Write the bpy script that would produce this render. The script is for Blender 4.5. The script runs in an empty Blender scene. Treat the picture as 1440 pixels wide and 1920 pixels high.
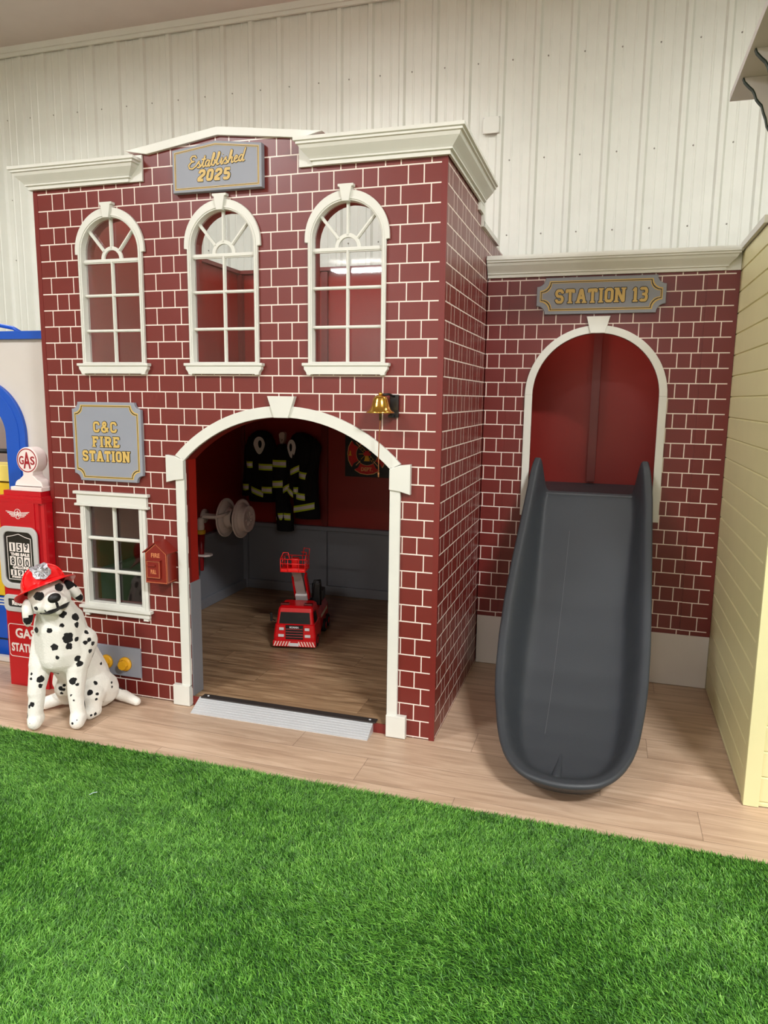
import bpy, bmesh, math, random
import numpy as np
from mathutils import Vector, Matrix, noise
from mathutils.bvhtree import BVHTree

random.seed(7)
PI = math.pi
SC = bpy.context.scene
COL = SC.collection

# ------------------------------------------------------------------ camera
F_PX, YAW, PITCH, ROLL = 1367.11, 0.2966, 0.1562, 0.0129
CAM = Vector((0.6727, -3.0044, 1.5209))
def cam_axes():
    cy, sy = math.cos(YAW), math.sin(YAW); cp, sp = math.cos(PITCH), math.sin(PITCH)
    f = Vector((-sy*cp, cy*cp, -sp)); r = Vector((cy, sy, 0)); u = r.cross(f)
    cr, sr = math.cos(ROLL), math.sin(ROLL)
    return cr*r + sr*u, -sr*r + cr*u, f
CR, CU, CF = cam_axes()
cd = bpy.data.cameras.new('camera'); cam = bpy.data.objects.new('camera', cd); COL.objects.link(cam)
cd.sensor_fit = 'HORIZONTAL'; cd.sensor_width = 36; cd.lens = 36*F_PX/1440; cd.clip_start = .05; cd.clip_end = 60
M = Matrix((CR, CU, -CF)).transposed().to_4x4(); M.translation = CAM
cam.matrix_world = M
SC.camera = cam

# ------------------------------------------------------------------ view + light
SC.view_settings.view_transform = 'Standard'; SC.view_settings.look = 'None'
SC.view_settings.gamma = 1; SC.view_settings.use_curve_mapping = False
SC.view_settings.exposure = -0.04
w = bpy.data.worlds.new('hall_air'); SC.world = w; w.use_nodes = True
w.node_tree.nodes['Background'].inputs[0].default_value = (1, .97, .93, 1)
w.node_tree.nodes['Background'].inputs[1].default_value = 0.25
def area(name, loc, size, power, target=None, col=(.985, .99, 1), size_y=None, spread=PI):
    l = bpy.data.lights.new(name, 'AREA'); l.energy = power; l.color = col
    l.shape = 'RECTANGLE'; l.size = size; l.size_y = size_y or size; l.spread = spread
    o = bpy.data.objects.new(name, l); COL.objects.link(o); o.location = loc
    if target: o.rotation_euler = (Vector(target)-Vector(loc)).to_track_quat('-Z', 'Y').to_euler()
    return o
LIGHTS = [(-3.5, .55, 30, 2.6), (-1.1, .6, 28, 2.6), (1.7, .6, 7, 2.6), (2.7, -3.5, 350, PI), (-2.8, -3.4, 155, PI), (0.2, -7.5, 110, PI), (-4.4, -11.6, 330, PI), (1.2, -11.6, 60, PI), (4.6, -7.5, 90, PI)]   # x, y, watts, spread; last but one added to brighten the station interior

# ------------------------------------------------------------------ materials
def lin(c): return tuple(((x/255)/12.92 if x/255 <= .04045 else ((x/255+.055)/1.055)**2.4) for x in c)
def mat(name, rgb, rough=.5, metal=0, bump=0, bscale=200, coat=0, spec=.5, sheen=0, emit=0):
    m = bpy.data.materials.new(name); m.use_nodes = True; nt = m.node_tree; b = nt.nodes['Principled BSDF']
    c = lin(rgb); b.inputs['Base Color'].default_value = (*c, 1); b.inputs['Roughness'].default_value = rough
    b.inputs['Metallic'].default_value = metal; b.inputs['Coat Weight'].default_value = coat
    b.inputs['Specular IOR Level'].default_value = spec; b.inputs['Sheen Weight'].default_value = sheen
    tc = nt.nodes.new('ShaderNodeTexCoord'); n = nt.nodes.new('ShaderNodeTexNoise'); n.inputs['Scale'].default_value = bscale
    nt.links.new(tc.outputs['Object'], n.inputs['Vector'])
    mx = nt.nodes.new('ShaderNodeMix'); mx.data_type = 'RGBA'
    n2 = nt.nodes.new('ShaderNodeTexNoise'); n2.inputs['Scale'].default_value = 6; nt.links.new(tc.outputs['Object'], n2.inputs['Vector'])
    nt.links.new(n2.outputs['Fac'], mx.inputs[0]); mx.inputs[6].default_value = (*[x*.94 for x in c], 1); mx.inputs[7].default_value = (*[min(1, x*1.05) for x in c], 1)
    nt.links.new(mx.outputs[2], b.inputs['Base Color'])
    if bump:
        bp = nt.nodes.new('ShaderNodeBump'); bp.inputs['Strength'].default_value = bump; bp.inputs['Distance'].default_value = .002
        nt.links.new(n.outputs['Fac'], bp.inputs['Height']); nt.links.new(bp.outputs[0], b.inputs['Normal'])
    if emit:
        b.inputs['Emission Color'].default_value = (1, .97, .92, 1); b.inputs['Emission Strength'].default_value = emit
    return m
class NT:
    def __init__(s, m): s.nt = m.node_tree; s.N = s.nt.nodes; s.b = s.N['Principled BSDF']
    def n(s, t, **k):
        x = s.N.new('ShaderNode'+t)
        for a, v in k.items(): setattr(x, a, v)
        return x
    def l(s, a, b): s.nt.links.new(a, b)
    def m(s, op, a, b=None, c=None):
        x = s.n('Math', operation=op)
        for i, v in enumerate((a, b, c)):
            if v is None: continue
            if isinstance(v, (int, float)): x.inputs[i].default_value = v
            else: s.l(v, x.inputs[i])
        return x.outputs[0]
def new_mat(name, rough=.5):
    m = bpy.data.materials.new(name); m.use_nodes = True; m.node_tree.nodes['Principled BSDF'].inputs['Roughness'].default_value = rough
    return m
PITCHZ, Z0, QX = .0762, .0085, .1936
def brick_mat(name, axis, u0, lo, hi, rgb=(112, 38, 33), shift=0, zlo=-1):
    m = new_mat(name, .34); t = NT(m); tc = t.n('TexCoord'); sp = t.n('SeparateXYZ'); t.l(tc.outputs['Object'], sp.inputs[0])
    u = sp.outputs[axis]; z = sp.outputs[2]
    r = t.m('DIVIDE', t.m('SUBTRACT', z, Z0), PITCHZ); fl = t.m('FLOOR', r); fr = t.m('SUBTRACT', r, fl)
    hm = t.m('GREATER_THAN', t.m('ABSOLUTE', t.m('SUBTRACT', fr, .5)), .5-.0027/PITCHZ)
    par = t.m('MODULO', t.m('ADD', fl, 101+shift), 2)
    uu = t.m('ADD', t.m('DIVIDE', t.m('SUBTRACT', u, u0), QX), t.m('MULTIPLY', par, .5))
    f = t.m('FRACT', uu); d = t.m('MINIMUM', f, t.m('SUBTRACT', 1, f))
    vm = t.m('LESS_THAN', t.m('ABSOLUTE', t.m('SUBTRACT', d, .033/QX)), .0025/QX)
    mo = t.m('MAXIMUM', hm, vm)
    mo = t.m('MULTIPLY', mo, t.m('GREATER_THAN', u, lo)); mo = t.m('MULTIPLY', mo, t.m('LESS_THAN', u, hi))
    mo = t.m('MULTIPLY', mo, t.m('GREATER_THAN', z, zlo))
    nz = t.n('TexNoise'); nz.inputs['Scale'].default_value = 3; t.l(tc.outputs['Object'], nz.inputs['Vector'])
    c = lin(rgb); mx = t.n('Mix', data_type='RGBA'); t.l(nz.outputs['Fac'], mx.inputs[0]); mx.inputs[6].default_value = (*[x*.9 for x in c], 1); mx.inputs[7].default_value = (*[x*1.1 for x in c], 1)
    m2 = t.n('Mix', data_type='RGBA'); t.l(mo, m2.inputs[0]); t.l(mx.outputs[2], m2.inputs[6]); m2.inputs[7].default_value = (*lin((236, 222, 212)), 1)
    t.l(m2.outputs[2], t.b.inputs['Base Color'])
    bp = t.n('Bump'); bp.inputs['Strength'].default_value = .6; bp.inputs['Distance'].default_value = .003; t.l(t.m('SUBTRACT', 1, mo), bp.inputs['Height']); t.l(bp.outputs[0], t.b.inputs['Normal'])
    return m
def wood_mat(name, c1, c2, c3, rough=.42, plank=.19, length=1.3, off=0.):
    m = new_mat(name, rough); t = NT(m); tc = t.n('TexCoord'); sp = t.n('SeparateXYZ'); t.l(tc.outputs['Object'], sp.inputs[0])
    r = t.m('DIVIDE', t.m('ADD', sp.outputs[1], 20+off), plank); fl = t.m('FLOOR', r); fr = t.m('SUBTRACT', r, fl)
    wn = t.n('TexWhiteNoise', noise_dimensions='1D'); t.l(fl, wn.inputs['W'])
    xx = t.m('ADD', t.m('DIVIDE', t.m('ADD', sp.outputs[0], 30), length), wn.outputs['Value']); fx = t.m('FLOOR', xx); frx = t.m('SUBTRACT', xx, fx)
    seam = t.m('MAXIMUM', t.m('GREATER_THAN', t.m('ABSOLUTE', t.m('SUBTRACT', fr, .5)), .5-.0012/plank), t.m('GREATER_THAN', t.m('ABSOLUTE', t.m('SUBTRACT', frx, .5)), .5-.0012/length))
    wn2 = t.n('TexWhiteNoise', noise_dimensions='2D'); cb = t.n('CombineXYZ'); t.l(fl, cb.inputs[0]); t.l(fx, cb.inputs[1]); t.l(cb.outputs[0], wn2.inputs['Vector'])
    cv = t.n('CombineXYZ'); t.l(t.m('MULTIPLY', sp.outputs[0], 1.6), cv.inputs[0]); t.l(t.m('MULTIPLY', sp.outputs[1], 16.), cv.inputs[1]); t.l(t.m('MULTIPLY', wn2.outputs['Value'], 40.), cv.inputs[2])
    n1 = t.n('TexNoise'); n1.inputs['Scale'].default_value = 1.6; n1.inputs['Detail'].default_value = 8; n1.inputs['Distortion'].default_value = 1.2; t.l(cv.outputs[0], n1.inputs['Vector'])
    cv2 = t.n('CombineXYZ'); t.l(t.m('MULTIPLY', sp.outputs[0], 6), cv2.inputs[0]); t.l(t.m('MULTIPLY', sp.outputs[1], 180.), cv2.inputs[1]); t.l(wn2.outputs['Value'], cv2.inputs[2])
    n2 = t.n('TexNoise'); n2.inputs['Scale'].default_value = 1; n2.inputs['Detail'].default_value = 4; t.l(cv2.outputs[0], n2.inputs['Vector'])
    rp = t.n('ValToRGB'); e = rp.color_ramp.elements; e[0].position = .32; e[0].color = (*lin(c1), 1); e[1].position = .68; e[1].color = (*lin(c3), 1)
    k = e.new(.5); k.color = (*lin(c2), 1); 
    t.l(t.m('ADD', t.m('MULTIPLY', n1.outputs['Fac'], .8), t.m('MULTIPLY', n2.outputs['Fac'], .2)), rp.inputs[0])
    hs = t.n('HueSaturation'); t.l(rp.outputs[0], hs.inputs['Color']); t.l(t.m('ADD', .93, t.m('MULTIPLY', wn2.outputs['Value'], .14)), hs.inputs['Value'])
    mx = t.n('Mix', data_type='RGBA'); t.l(t.m('MULTIPLY', seam, .55), mx.inputs[0]); t.l(hs.outputs[0], mx.inputs[6]); mx.inputs[7].default_value = (*lin((70, 50, 38)), 1)
    t.l(mx.outputs[2], t.b.inputs['Base Color'])
    return m
WHITE = mat('white_trim_paint', (220, 221, 213), .38)
OFFW = mat('off_white_panel', (214, 208, 202), .5)
RED = mat('deep_red_paint', (114, 34, 30), .34)
RED2 = mat('red_panel_paint', (146, 30, 20), .42)
GREY = mat('grey_wainscot_paint', (124, 126, 132), .45)
SIGN = mat('sign_grey', (146, 151, 162), .5)
GOLD = mat('gold_lettering', (208, 176, 98), .45)
BLACK = mat('black_paint', (16, 16, 18), .45)
CREAM = mat('cream_siding_paint', (222, 216, 166), .4)
CREAM_SHADED = mat('cream_siding_shaded', (214, 196, 158), .4)  # same cream with side shade put into the colour; not assigned
BLUE = mat('blue_paint', (14, 82, 190), .35)
YEL = mat('yellow_paint', (236, 196, 40), .35)
YELP = mat('pale_yellow_paint', (240, 216, 110), .4)
METW = mat('white_metal_sheet', (222, 226, 217), .42)
CEIL = mat('ceiling_panel', (214, 206, 200), .6)
ALU = mat('brushed_aluminium', (222, 226, 230), .42, metal=.55)
BRASS = mat('polished_brass', (214, 170, 84), .16, metal=1)
PRED = mat('pump_red_enamel', (186, 14, 28), .3)
CHROME = mat('light_grey_enamel', (190, 190, 188), .35)
SLATE = mat('charcoal_slide_plastic', (52, 56, 61), .5, bump=.25, bscale=260)
HRED = mat('helmet_red_plastic', (232, 16, 22), .22)
SILV = mat('silver_foil', (176, 178, 182), .28, metal=.8, bump=1, bscale=220)
PINKW = mat('white_globe_plastic', (238, 224, 220), .4)
CLOTH = mat('black_jacket_cloth', (11, 11, 14), .9, bump=.6, bscale=300)
LIME = mat('lime_reflective_tape', (206, 232, 30), .5)
TAPE = mat('silver_reflective_tape', (240, 238, 236), .4)
REEL = mat('reel_cream_plastic', (228, 212, 204), .4)
TRED = mat('toy_red_plastic', (206, 14, 22), .25)
TGREY = mat('toy_grey_plastic', (170, 162, 158), .4)
DARKW = mat('dark_window_plastic', (8, 9, 11), .3, spec=.25)
RUBBER = mat('black_rubber', (14, 14, 15), .6)
LAMPG = mat('clear_lamp_plastic', (220, 220, 220), .2)
CREST = mat('crest_red', (222, 24, 22), .45)
CRESTY = mat('crest_yellow', (248, 190, 30), .45)
CRESTO = mat('crest_outline', (255, 190, 120), .45)
BOXRED = mat('alarm_box_red', (126, 34, 24), .35)
BOXLN = mat('alarm_box_line', (206, 130, 86), .45)
FLOORM = wood_mat('light_oak_floor', (172, 144, 120), (192, 164, 139), (208, 182, 157))
FLOORD = wood_mat('brown_oak_floor', (112, 86, 60), (150, 120, 90), (180, 150, 116), off=.07)
BR_F = brick_mat('front_brick_pattern', 0, -.128, -1.986, -.0235)
BR_S = brick_mat('side_brick_pattern', 1, .075, .006, 9)
BR_W = brick_mat('wing_brick_pattern', 0, .046, .0, 1.225, rgb=(108, 32, 30), shift=1)
GLASS = bpy.data.materials.new('window_glass'); GLASS.use_nodes = True
_n = GLASS.node_tree; _n.nodes.remove(_n.nodes['Principled BSDF'])
_tr = _n.nodes.new('ShaderNodeBsdfTransparent'); _tr.inputs[0].default_value = (.86, .87, .87, 1)
_gl = _n.nodes.new('ShaderNodeBsdfGlossy'); _gl.inputs['Roughness'].default_value = .02
_fr = _n.nodes.new('ShaderNodeFresnel'); _fr.inputs[0].default_value = 1.5
_ma = _n.nodes.new('ShaderNodeMath'); _ma.operation = 'MULTIPLY_ADD'; _ma.inputs[1].default_value = .6; _ma.inputs[2].default_value = .008
_mi = _n.nodes.new('ShaderNodeMixShader'); _n.links.new(_fr.outputs[0], _ma.inputs[0]); _n.links.new(_ma.outputs[0], _mi.inputs[0]); _n.links.new(_tr.outputs[0], _mi.inputs[1]); _n.links.new(_gl.outputs[0], _mi.inputs[2])
_n.links.new(_mi.outputs[0], _n.nodes['Material Output'].inputs[0])

# ------------------------------------------------------------------ helpers
def link(name, me, m, parent=None, smooth=False):
    o = bpy.data.objects.new(name, me); COL.objects.link(o)
    ms = m if isinstance(m, (list, tuple)) else [m]
    for x in ms: me.materials.append(x)
    if smooth: me.polygons.foreach_set('use_smooth', [True]*len(me.polygons))
    if parent:
        o.parent = parent; o.matrix_parent_inverse = parent_world(parent).inverted()
    return o
def parent_world(p):
    mw = p.matrix_basis.copy()
    if p.parent: mw = parent_world(p.parent) @ p.matrix_parent_inverse @ mw
    return mw
def tag(o, label=None, cat=None, group=None, kind=None):
    if label: o['label'] = label
    if cat: o['category'] = cat
    if group: o['group'] = group
    if kind: o['kind'] = kind
    return o
def thing(name, loc, label, cat, group=None):
    o = bpy.data.objects.new(name, None); COL.objects.link(o); o.location = loc; o.empty_display_size = .05
    return tag(o, label, cat, group)
class MB:
    """collects shapes in world coordinates into one mesh"""
    def __init__(s): s.v = []; s.f = []; s.mi = []; s.sm = []; s.cur = 0; s.T = None
    def add(s, vs, fs, smooth=False):
        b = len(s.v)
        s.v += [tuple(s.T @ Vector(v)) if s.T else tuple(v) for v in vs]
        for f in fs: s.f.append([i+b for i in f]); s.mi.append(s.cur); s.sm.append(smooth)
        return s
    def mat(s, i): s.cur = i; return s
    def box(s, a, b):
        x0, y0, z0 = [min(p, q) for p, q in zip(a, b)]; x1, y1, z1 = [max(p, q) for p, q in zip(a, b)]
        return s.add([(x0,y0,z0),(x1,y0,z0),(x1,y1,z0),(x0,y1,z0),(x0,y0,z1),(x1,y0,z1),(x1,y1,z1),(x0,y1,z1)],
                     [(0,3,2,1),(4,5,6,7),(0,1,5,4),(1,2,6,5),(2,3,7,6),(3,0,4,7)])
    def bbox(s, a, b, r=.004):
        bm = bmesh.new(); bmesh.ops.create_cube(bm, size=1)
        for v in bm.verts: v.co = Vector([(p+q)/2 + c*abs(q-p) for p, q, c in zip(a, b, v.co)])
        bmesh.ops.bevel(bm, geom=bm.edges[:], offset=r, segments=2, affect='EDGES', profile=.6)
        return s.bm(bm)
    def bm(s, bm, smooth=False):
        bm.verts.index_update(); s.add([v.co[:] for v in bm.verts], [[v.index for v in f.verts] for f in bm.faces], smooth); bm.free(); return s
    def grid(s, rows, closed_u=False, closed_v=False, smooth=True, caps=False):
        n, m = len(rows), len(rows[0]); fs = []
        for i in range(n if closed_u else n-1):
            for j in range(m if closed_v else m-1):
                fs.append([i*m+j, i*m+(j+1) % m, ((i+1) % n)*m+(j+1) % m, ((i+1) % n)*m+j])
        s.add([p for r in rows for p in r], fs, smooth)
        if caps:
            b = len(s.v)-n*m
            s.f.append([b+j for j in range(m)][::-1]); s.mi.append(s.cur); s.sm.append(False)
            s.f.append([b+(n-1)*m+j for j in range(m)]); s.mi.append(s.cur); s.sm.append(False)
        return s
    def tube(s, pts, r, seg=12, caps=True, smooth=True):
        pts = [Vector(p) for p in pts]; rs = r if isinstance(r, (list, tuple)) else [r]*len(pts); rows = []
        t0 = (pts[1]-pts[0]).normalized(); ref = Vector((0,0,1)) if abs(t0.z) < .9 else Vector((1,0,0)); u = t0.cross(ref).normalized()
        for i, p in enumerate(pts):
            t = (pts[min(i+1, len(pts)-1)]-pts[max(i-1, 0)]).normalized(); u = (u - t*u.dot(t)).normalized(); v = t.cross(u)
            rows.append([p + (u*math.cos(2*PI*k/seg)+v*math.sin(2*PI*k/seg))*rs[i] for k in range(seg)])
        return s.grid(rows, closed_v=True, smooth=smooth, caps=caps)
    def lathe(s, o, ax, prof, seg=32, smooth=True):
        """prof = [(radius, distance along axis)]"""
        o = Vector(o); ax = Vector(ax).normalized(); ref = Vector((0,0,1)) if abs(ax.z) < .9 else Vector((1,0,0)); u = ax.cross(ref).normalized(); v = ax.cross(u)
        rows = [[o+ax*h+(u*math.cos(2*PI*k/seg)+v*math.sin(2*PI*k/seg))*max(r, 1e-5) for k in range(seg)] for r, h in prof]
        return s.grid(rows, closed_v=True, smooth=smooth)
    def plate(s, outer, y0, y1, holes=(), bev=0, res=1):
        """flat shape given in x/z, front face at y0, back at y1 (y0<y1)"""
        cu = bpy.data.curves.new('tmp', 'CURVE'); cu.dimensions = '2D'; cu.fill_mode = 'BOTH'
        for loop in [outer]+list(holes):
            sp = cu.splines.new('POLY'); sp.points.add(len(loop)-1)
            for p, q in zip(sp.points, loop): p.co = (q[0], q[1], 0, 1)
            sp.use_cyclic_u = True
        cu.extrude = max((y1-y0)/2 - bev, 1e-5); cu.bevel_depth = bev; cu.bevel_resolution = res; cu.offset = -bev
        o = bpy.data.objects.new('tmp', cu); me = o.to_mesh()
        vs = [(v.co.x, (y0+y1)/2 - v.co.z, v.co.y) for v in me.vertices]; fs = [list(p.vertices) for p in me.polygons]
        s.add(vs, fs); o.to_mesh_clear(); bpy.data.objects.remove(o); bpy.data.curves.remove(cu); return s
    def text(s, body, cx, cz, h, y0, y1, bold=0, shear=0, width=None, align='CENTER', rot=0):
        cu = bpy.data.curves.new('tmp', 'FONT'); cu.body = body; cu.size = h/.69; cu.align_x = 'CENTER'; cu.offset = bold; cu.shear = shear
        cu.extrude = (y1-y0)/2; cu.resolution_u = 3
        o = bpy.data.objects.new('tmp', cu); me = o.to_mesh(); xs = [v.co.x for v in me.vertices]; zs = [v.co.y for v in me.vertices]
        mx = (min(xs)+max(xs))/2; sx = (width/(max(xs)-min(xs))) if width else 1; zc = h/2 if min(zs) > -h*.3 else (min(zs)+max(zs))/2
        c, n = math.cos(rot), math.sin(rot); vs = []
        for v in me.vertices:
            a, b = (v.co.x-mx)*sx, v.co.y-zc
            vs.append((cx+a*c-b*n, (y0+y1)/2 - v.co.z, cz+a*n+b*c))
        s.add(vs, [list(p.vertices) for p in me.polygons]); o.to_mesh_clear(); bpy.data.objects.remove(o); bpy.data.curves.remove(cu); return s
    def stroke(s, pts, wd, y0, y1, closed=False):
        pts = [Vector((p[0], p[1])) for p in pts]; n = len(pts); yb0 = y0
        for i in range(n if closed else n-1):
            s.cnt = getattr(s, 'cnt', 0)+1; y0 = yb0-(s.cnt % 23)*2.2e-5
            a, b = pts[i], pts[(i+1) % n]; d = b-a
            if d.length < 1e-6: continue
            q = Vector((-d.y, d.x)).normalized()*wd/2
            L = [a+q, a-q, b-q, b+q]; s.add([(p.x, y0, p.y) for p in L]+[(p.x, y1, p.y) for p in L], [(0,1,2,3),(7,6,5,4),(0,4,5,1),(1,5,6,2),(2,6,7,3),(3,7,4,0)])
        for i in range(n) if closed else range(1, n-1):
            p = pts[i]; L = [(p.x+wd/2*math.cos(k*PI/4), p.y+wd/2*math.sin(k*PI/4)) for k in range(8)]
            s.add([(a, yb0+.00006+(s.cnt+i)%19*2.3e-5, b) for a, b in L]+[(a, y1, b) for a, b in L], [list(range(8))]+[[k, (k+1) % 8, 8+(k+1) % 8, 8+k] for k in range(8)])
        return s
    def build(s, name, m, parent=None, merge=False):
        me = bpy.data.meshes.new(name); me.from_pydata([tuple(v) for v in s.v], [], s.f)
        ms = m if isinstance(m, (list, tuple)) else [m]
        o = link(name, me, ms, parent)
        me.polygons.foreach_set('material_index', s.mi); me.polygons.foreach_set('use_smooth', s.sm)
        bm = bmesh.new(); bm.from_mesh(me)
        if merge: bmesh.ops.remove_doubles(bm, verts=bm.verts, dist=1e-5)
        bmesh.ops.recalc_face_normals(bm, faces=bm.faces); bm.to_mesh(me); bm.free()
        return o
def arc(cx, cz, r, a0, a1, n=24, rz=None):
    rz = rz or r
    return [(cx+r*math.cos(math.radians(a0+(a1-a0)*k/n)), cz+rz*math.sin(math.radians(a0+(a1-a0)*k/n))) for k in range(n+1)]
def rect(x0, z0, x1, z1): return [(x0,z0),(x1,z0),(x1,z1),(x0,z1)]
def rrect(x0, z0, x1, z1, r, n=6):
    return arc(x1-r, z1-r, r, 0, 90, n)+arc(x0+r, z1-r, r, 90, 180, n)+arc(x0+r, z0+r, r, 180, 270, n)+arc(x1-r, z0+r, r, 270, 360, n)
def notched(x0, z0, x1, z1, r, n=5, ry=None):
    """rectangle with concave round corners"""
    return (arc(x1, z1, r, 270, 180, n)+arc(x0, z1, r, 0, -90, n)+arc(x0, z0, r, 90, 0, n)+arc(x1, z0, r, 180, 90, n))
def struct(o): o['kind'] = 'structure'; return o
GL = {
 'S': (.62, [[(1,.76),(1,.85),(.8,1),(.2,1),(0,.85),(0,.66),(.2,.52),(.8,.48),(1,.34),(1,.15),(.8,0),(.2,0),(0,.15),(0,.24)]], []),
 'T': (.7, [[(0,.78),(0,1),(1,1),(1,.78)],[(.5,1),(.5,0)]], [(.5,0,'h')]),
 'A': (.72, [[(.05,0),(.42,1),(.58,1),(.95,0)],[(.2,.34),(.8,.34)]], [(.05,0,'h'),(.95,0,'h')]),
 'I': (.12, [[(.5,0),(.5,1)]], [(.5,0,'h'),(.5,1,'h')]),
 'O': (.62, [[(0,.15),(0,.85),(.2,1),(.8,1),(1,.85),(1,.15),(.8,0),(.2,0),(0,.15)]], []),
 '0': (.55, [[(0,.15),(0,.85),(.2,1),(.8,1),(1,.85),(1,.15),(.8,0),(.2,0),(0,.15)]], []),
 'N': (.7, [[(0,0),(0,1),(.12,1),(.88,0),(1,0),(1,1)]], [(0,0,'h'),(1,1,'h'),(0,1,'h')]),
 'C': (.6, [[(1,.7),(1,.85),(.8,1),(.2,1),(0,.85),(0,.15),(.2,0),(.8,0),(1,.15),(1,.3)]], []),
 '&': (.72, [[(1.05,-.02),(.18,.74),(.18,.9),(.32,1.02),(.55,1.02),(.68,.9),(.66,.74),(-.05,.36),(-.05,.14),(.15,-.02),(.55,-.02),(1.05,.44)]], []),
 'F': (.56, [[(.1,0),(.1,1),(1,1),(1,.78)],[(.1,.52),(.75,.52)]], [(.1,0,'h'),(.1,1,'h')]),
 'E': (.58, [[(1,.22),(1,0),(.1,0),(.1,1),(1,1),(1,.78)],[(.1,.52),(.75,.52)]], [(.1,0,'h'),(.1,1,'h')]),
 'R': (.64, [[(.1,0),(.1,1),(.75,1),(.95,.86),(.95,.62),(.75,.48),(.1,.48)],[(.5,.48),(.95,.0)]], [(.1,0,'h'),(.1,1,'h'),(.95,0,'h')]),
 '1': (.16, [[(-.6,.8),(.3,1),(.5,1),(.5,0)]], [(.5,0,'h')]),
 '3': (.56, [[(0,.9),(.12,1),(.8,1),(1,.85),(1,.66),(.8,.52),(.25,.52)],[(.8,.52),(1,.38),(1,.15),(.8,0),(.12,0),(0,.1)]], []),
 '2': (.58, [[(0,.72),(0,.88),(.2,1),(.8,1),(1,.86),(1,.62),(0,.18),(0,0),(1,0)]], []),
 '5': (.56, [[(1,1),(.05,1),(.05,.55),(.8,.55),(1,.42),(1,.14),(.8,0),(.15,0),(0,.16)]], []),
 ' ': (.2, [], [])}
def slab(mb, body, x0, x1, zb, h, y0, y1, sw=.2, grow=0, serif=True, shear=0, slope=0, gap=.3):
    s = h*sw; hh = h-s; tot = sum(GL[c][0] for c in body)*hh + (len(body)-1)*gap*h
    k = (x1-x0-s)/tot; x = x0+s/2
    def P(a, b): return (a+shear*(b), zb+s/2+b+slope*(a-x0))
    for c in body:
        wd, st, se = GL[c]; W = wd*hh*k
        for pl in st: mb.stroke([P(x+a*W, b*hh) for a, b in pl], s+grow, y0, y1)
        if serif:
            for a, b, d in se:
                e = s*.75+grow/2
                if d == 'h': mb.stroke([P(x+a*W-e-(s*.1), b*hh-(.22*s if b == 0 else -.22*s)), P(x+a*W+e+(s*.1), b*hh-(.22*s if b == 0 else -.22*s))], s*.55+grow, y0, y1)
                else: mb.stroke([P(x+a*W, b*hh-e), P(x+a*W, b*hh+e)], s+grow, y0, y1)
        x += W+gap*h*k
def outlined(body, x0, x1, zb, h, y, parent, sw=.2, slope=0, shear=0, serif=True, gap=.3, name='lettering'):
    b = MB(); slab(b, body, x0, x1, zb, h, y-.0012, y, sw, grow=h*.10, shear=shear, slope=slope, serif=serif, gap=gap); b.build('lettering_outline', BLACK, parent)
    g = MB(); slab(g, body, x0, x1, zb, h, y-.0024, y-.0011, sw, shear=shear, slope=slope, serif=serif, gap=gap); g.build(name, GOLD, parent)

# ------------------------------------------------------------------ room shell
struct(MB().box((-9, -14, -.1), (8, 2.3, 0)).build('floor', FLOORM))
struct(MB().box((-9, -14, 4.25), (8, 2.4, 4.35)).build('ceiling', CEIL))
def metal_wall(name, x0, x1, y, h, rib0):
    P = .2286; prof = []
    k = math.floor((x0-rib0)/P)
    while rib0+k*P < x1:
        c = rib0+k*P
        prof += [(c-.028, 0), (c-.014, -.018), (c+.014, -.018), (c+.028, 0)]
        for q in (P/3+.005, 2*P/3-.005): prof += [(c+q-.009, 0), (c+q-.003, -.003), (c+q+.003, -.003), (c+q+.009, 0)]
        k += 1
    prof = [(a, d) for a, d in prof if x0 <= a <= x1]
    m = MB(); m.grid([[(a, y+d, 0) for a, d in prof], [(a, y+d, h) for a, d in prof]], smooth=False)
    m.box((x0, y+.001, 0), (x1, y+.12, h))
    # screw heads
    m.mat(1)
    for z in (3.1, 3.72, 2.62):
        a = rib0+.07-P*math.floor((rib0-x0)/P)
        while a < x1-.1:
            m.lathe((a+.0, y, z), (0, -1, 0), [(.005, 0), (.005, .004), (.0, .006)], 8); a += P*1
    return m.build(name, [METW, mat('screw_grey', (150, 148, 140), .5)])
struct(metal_wall('wall_back', -9, 8, 2.2, 4.25, -4.028))
struct(MB().box((-9.1, -14, 0), (-9, 2.3, 4.25)).build('wall_left', METW))
struct(MB().box((8, -14, 0), (8.1, 2.3, 4.25)).build('wall_right', METW))
struct(MB().box((-9, -14.1, 0), (8, -14, 4.25)).build('wall_front', METW))
tm = MB(); tm.box((-9, 2.150, 4.205), (8, 2.18, 4.25)); tm.box((-9, 2.165, 4.18), (8, 2.181, 4.205)); struct(tm.build('trim_1', METW))
# cover plate on the metal wall
cp = thing('cover_plate', (-.197, 2.178, 3.27), 'small square white cover plate on the ribbed metal wall', 'cover plate')
MB().bbox((-.252, 2.168, 3.27), (-.142, 2.182, 3.375), .003).build('plate', METW, cp)
for a in (-.245, -.149):
    for c in (3.278, 3.367): MB().lathe((a, 2.168, c), (0, -1, 0), [(.003, 0), (.003, .002), (0, .0025)], 8).build('screw', ALU, cp)
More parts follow.
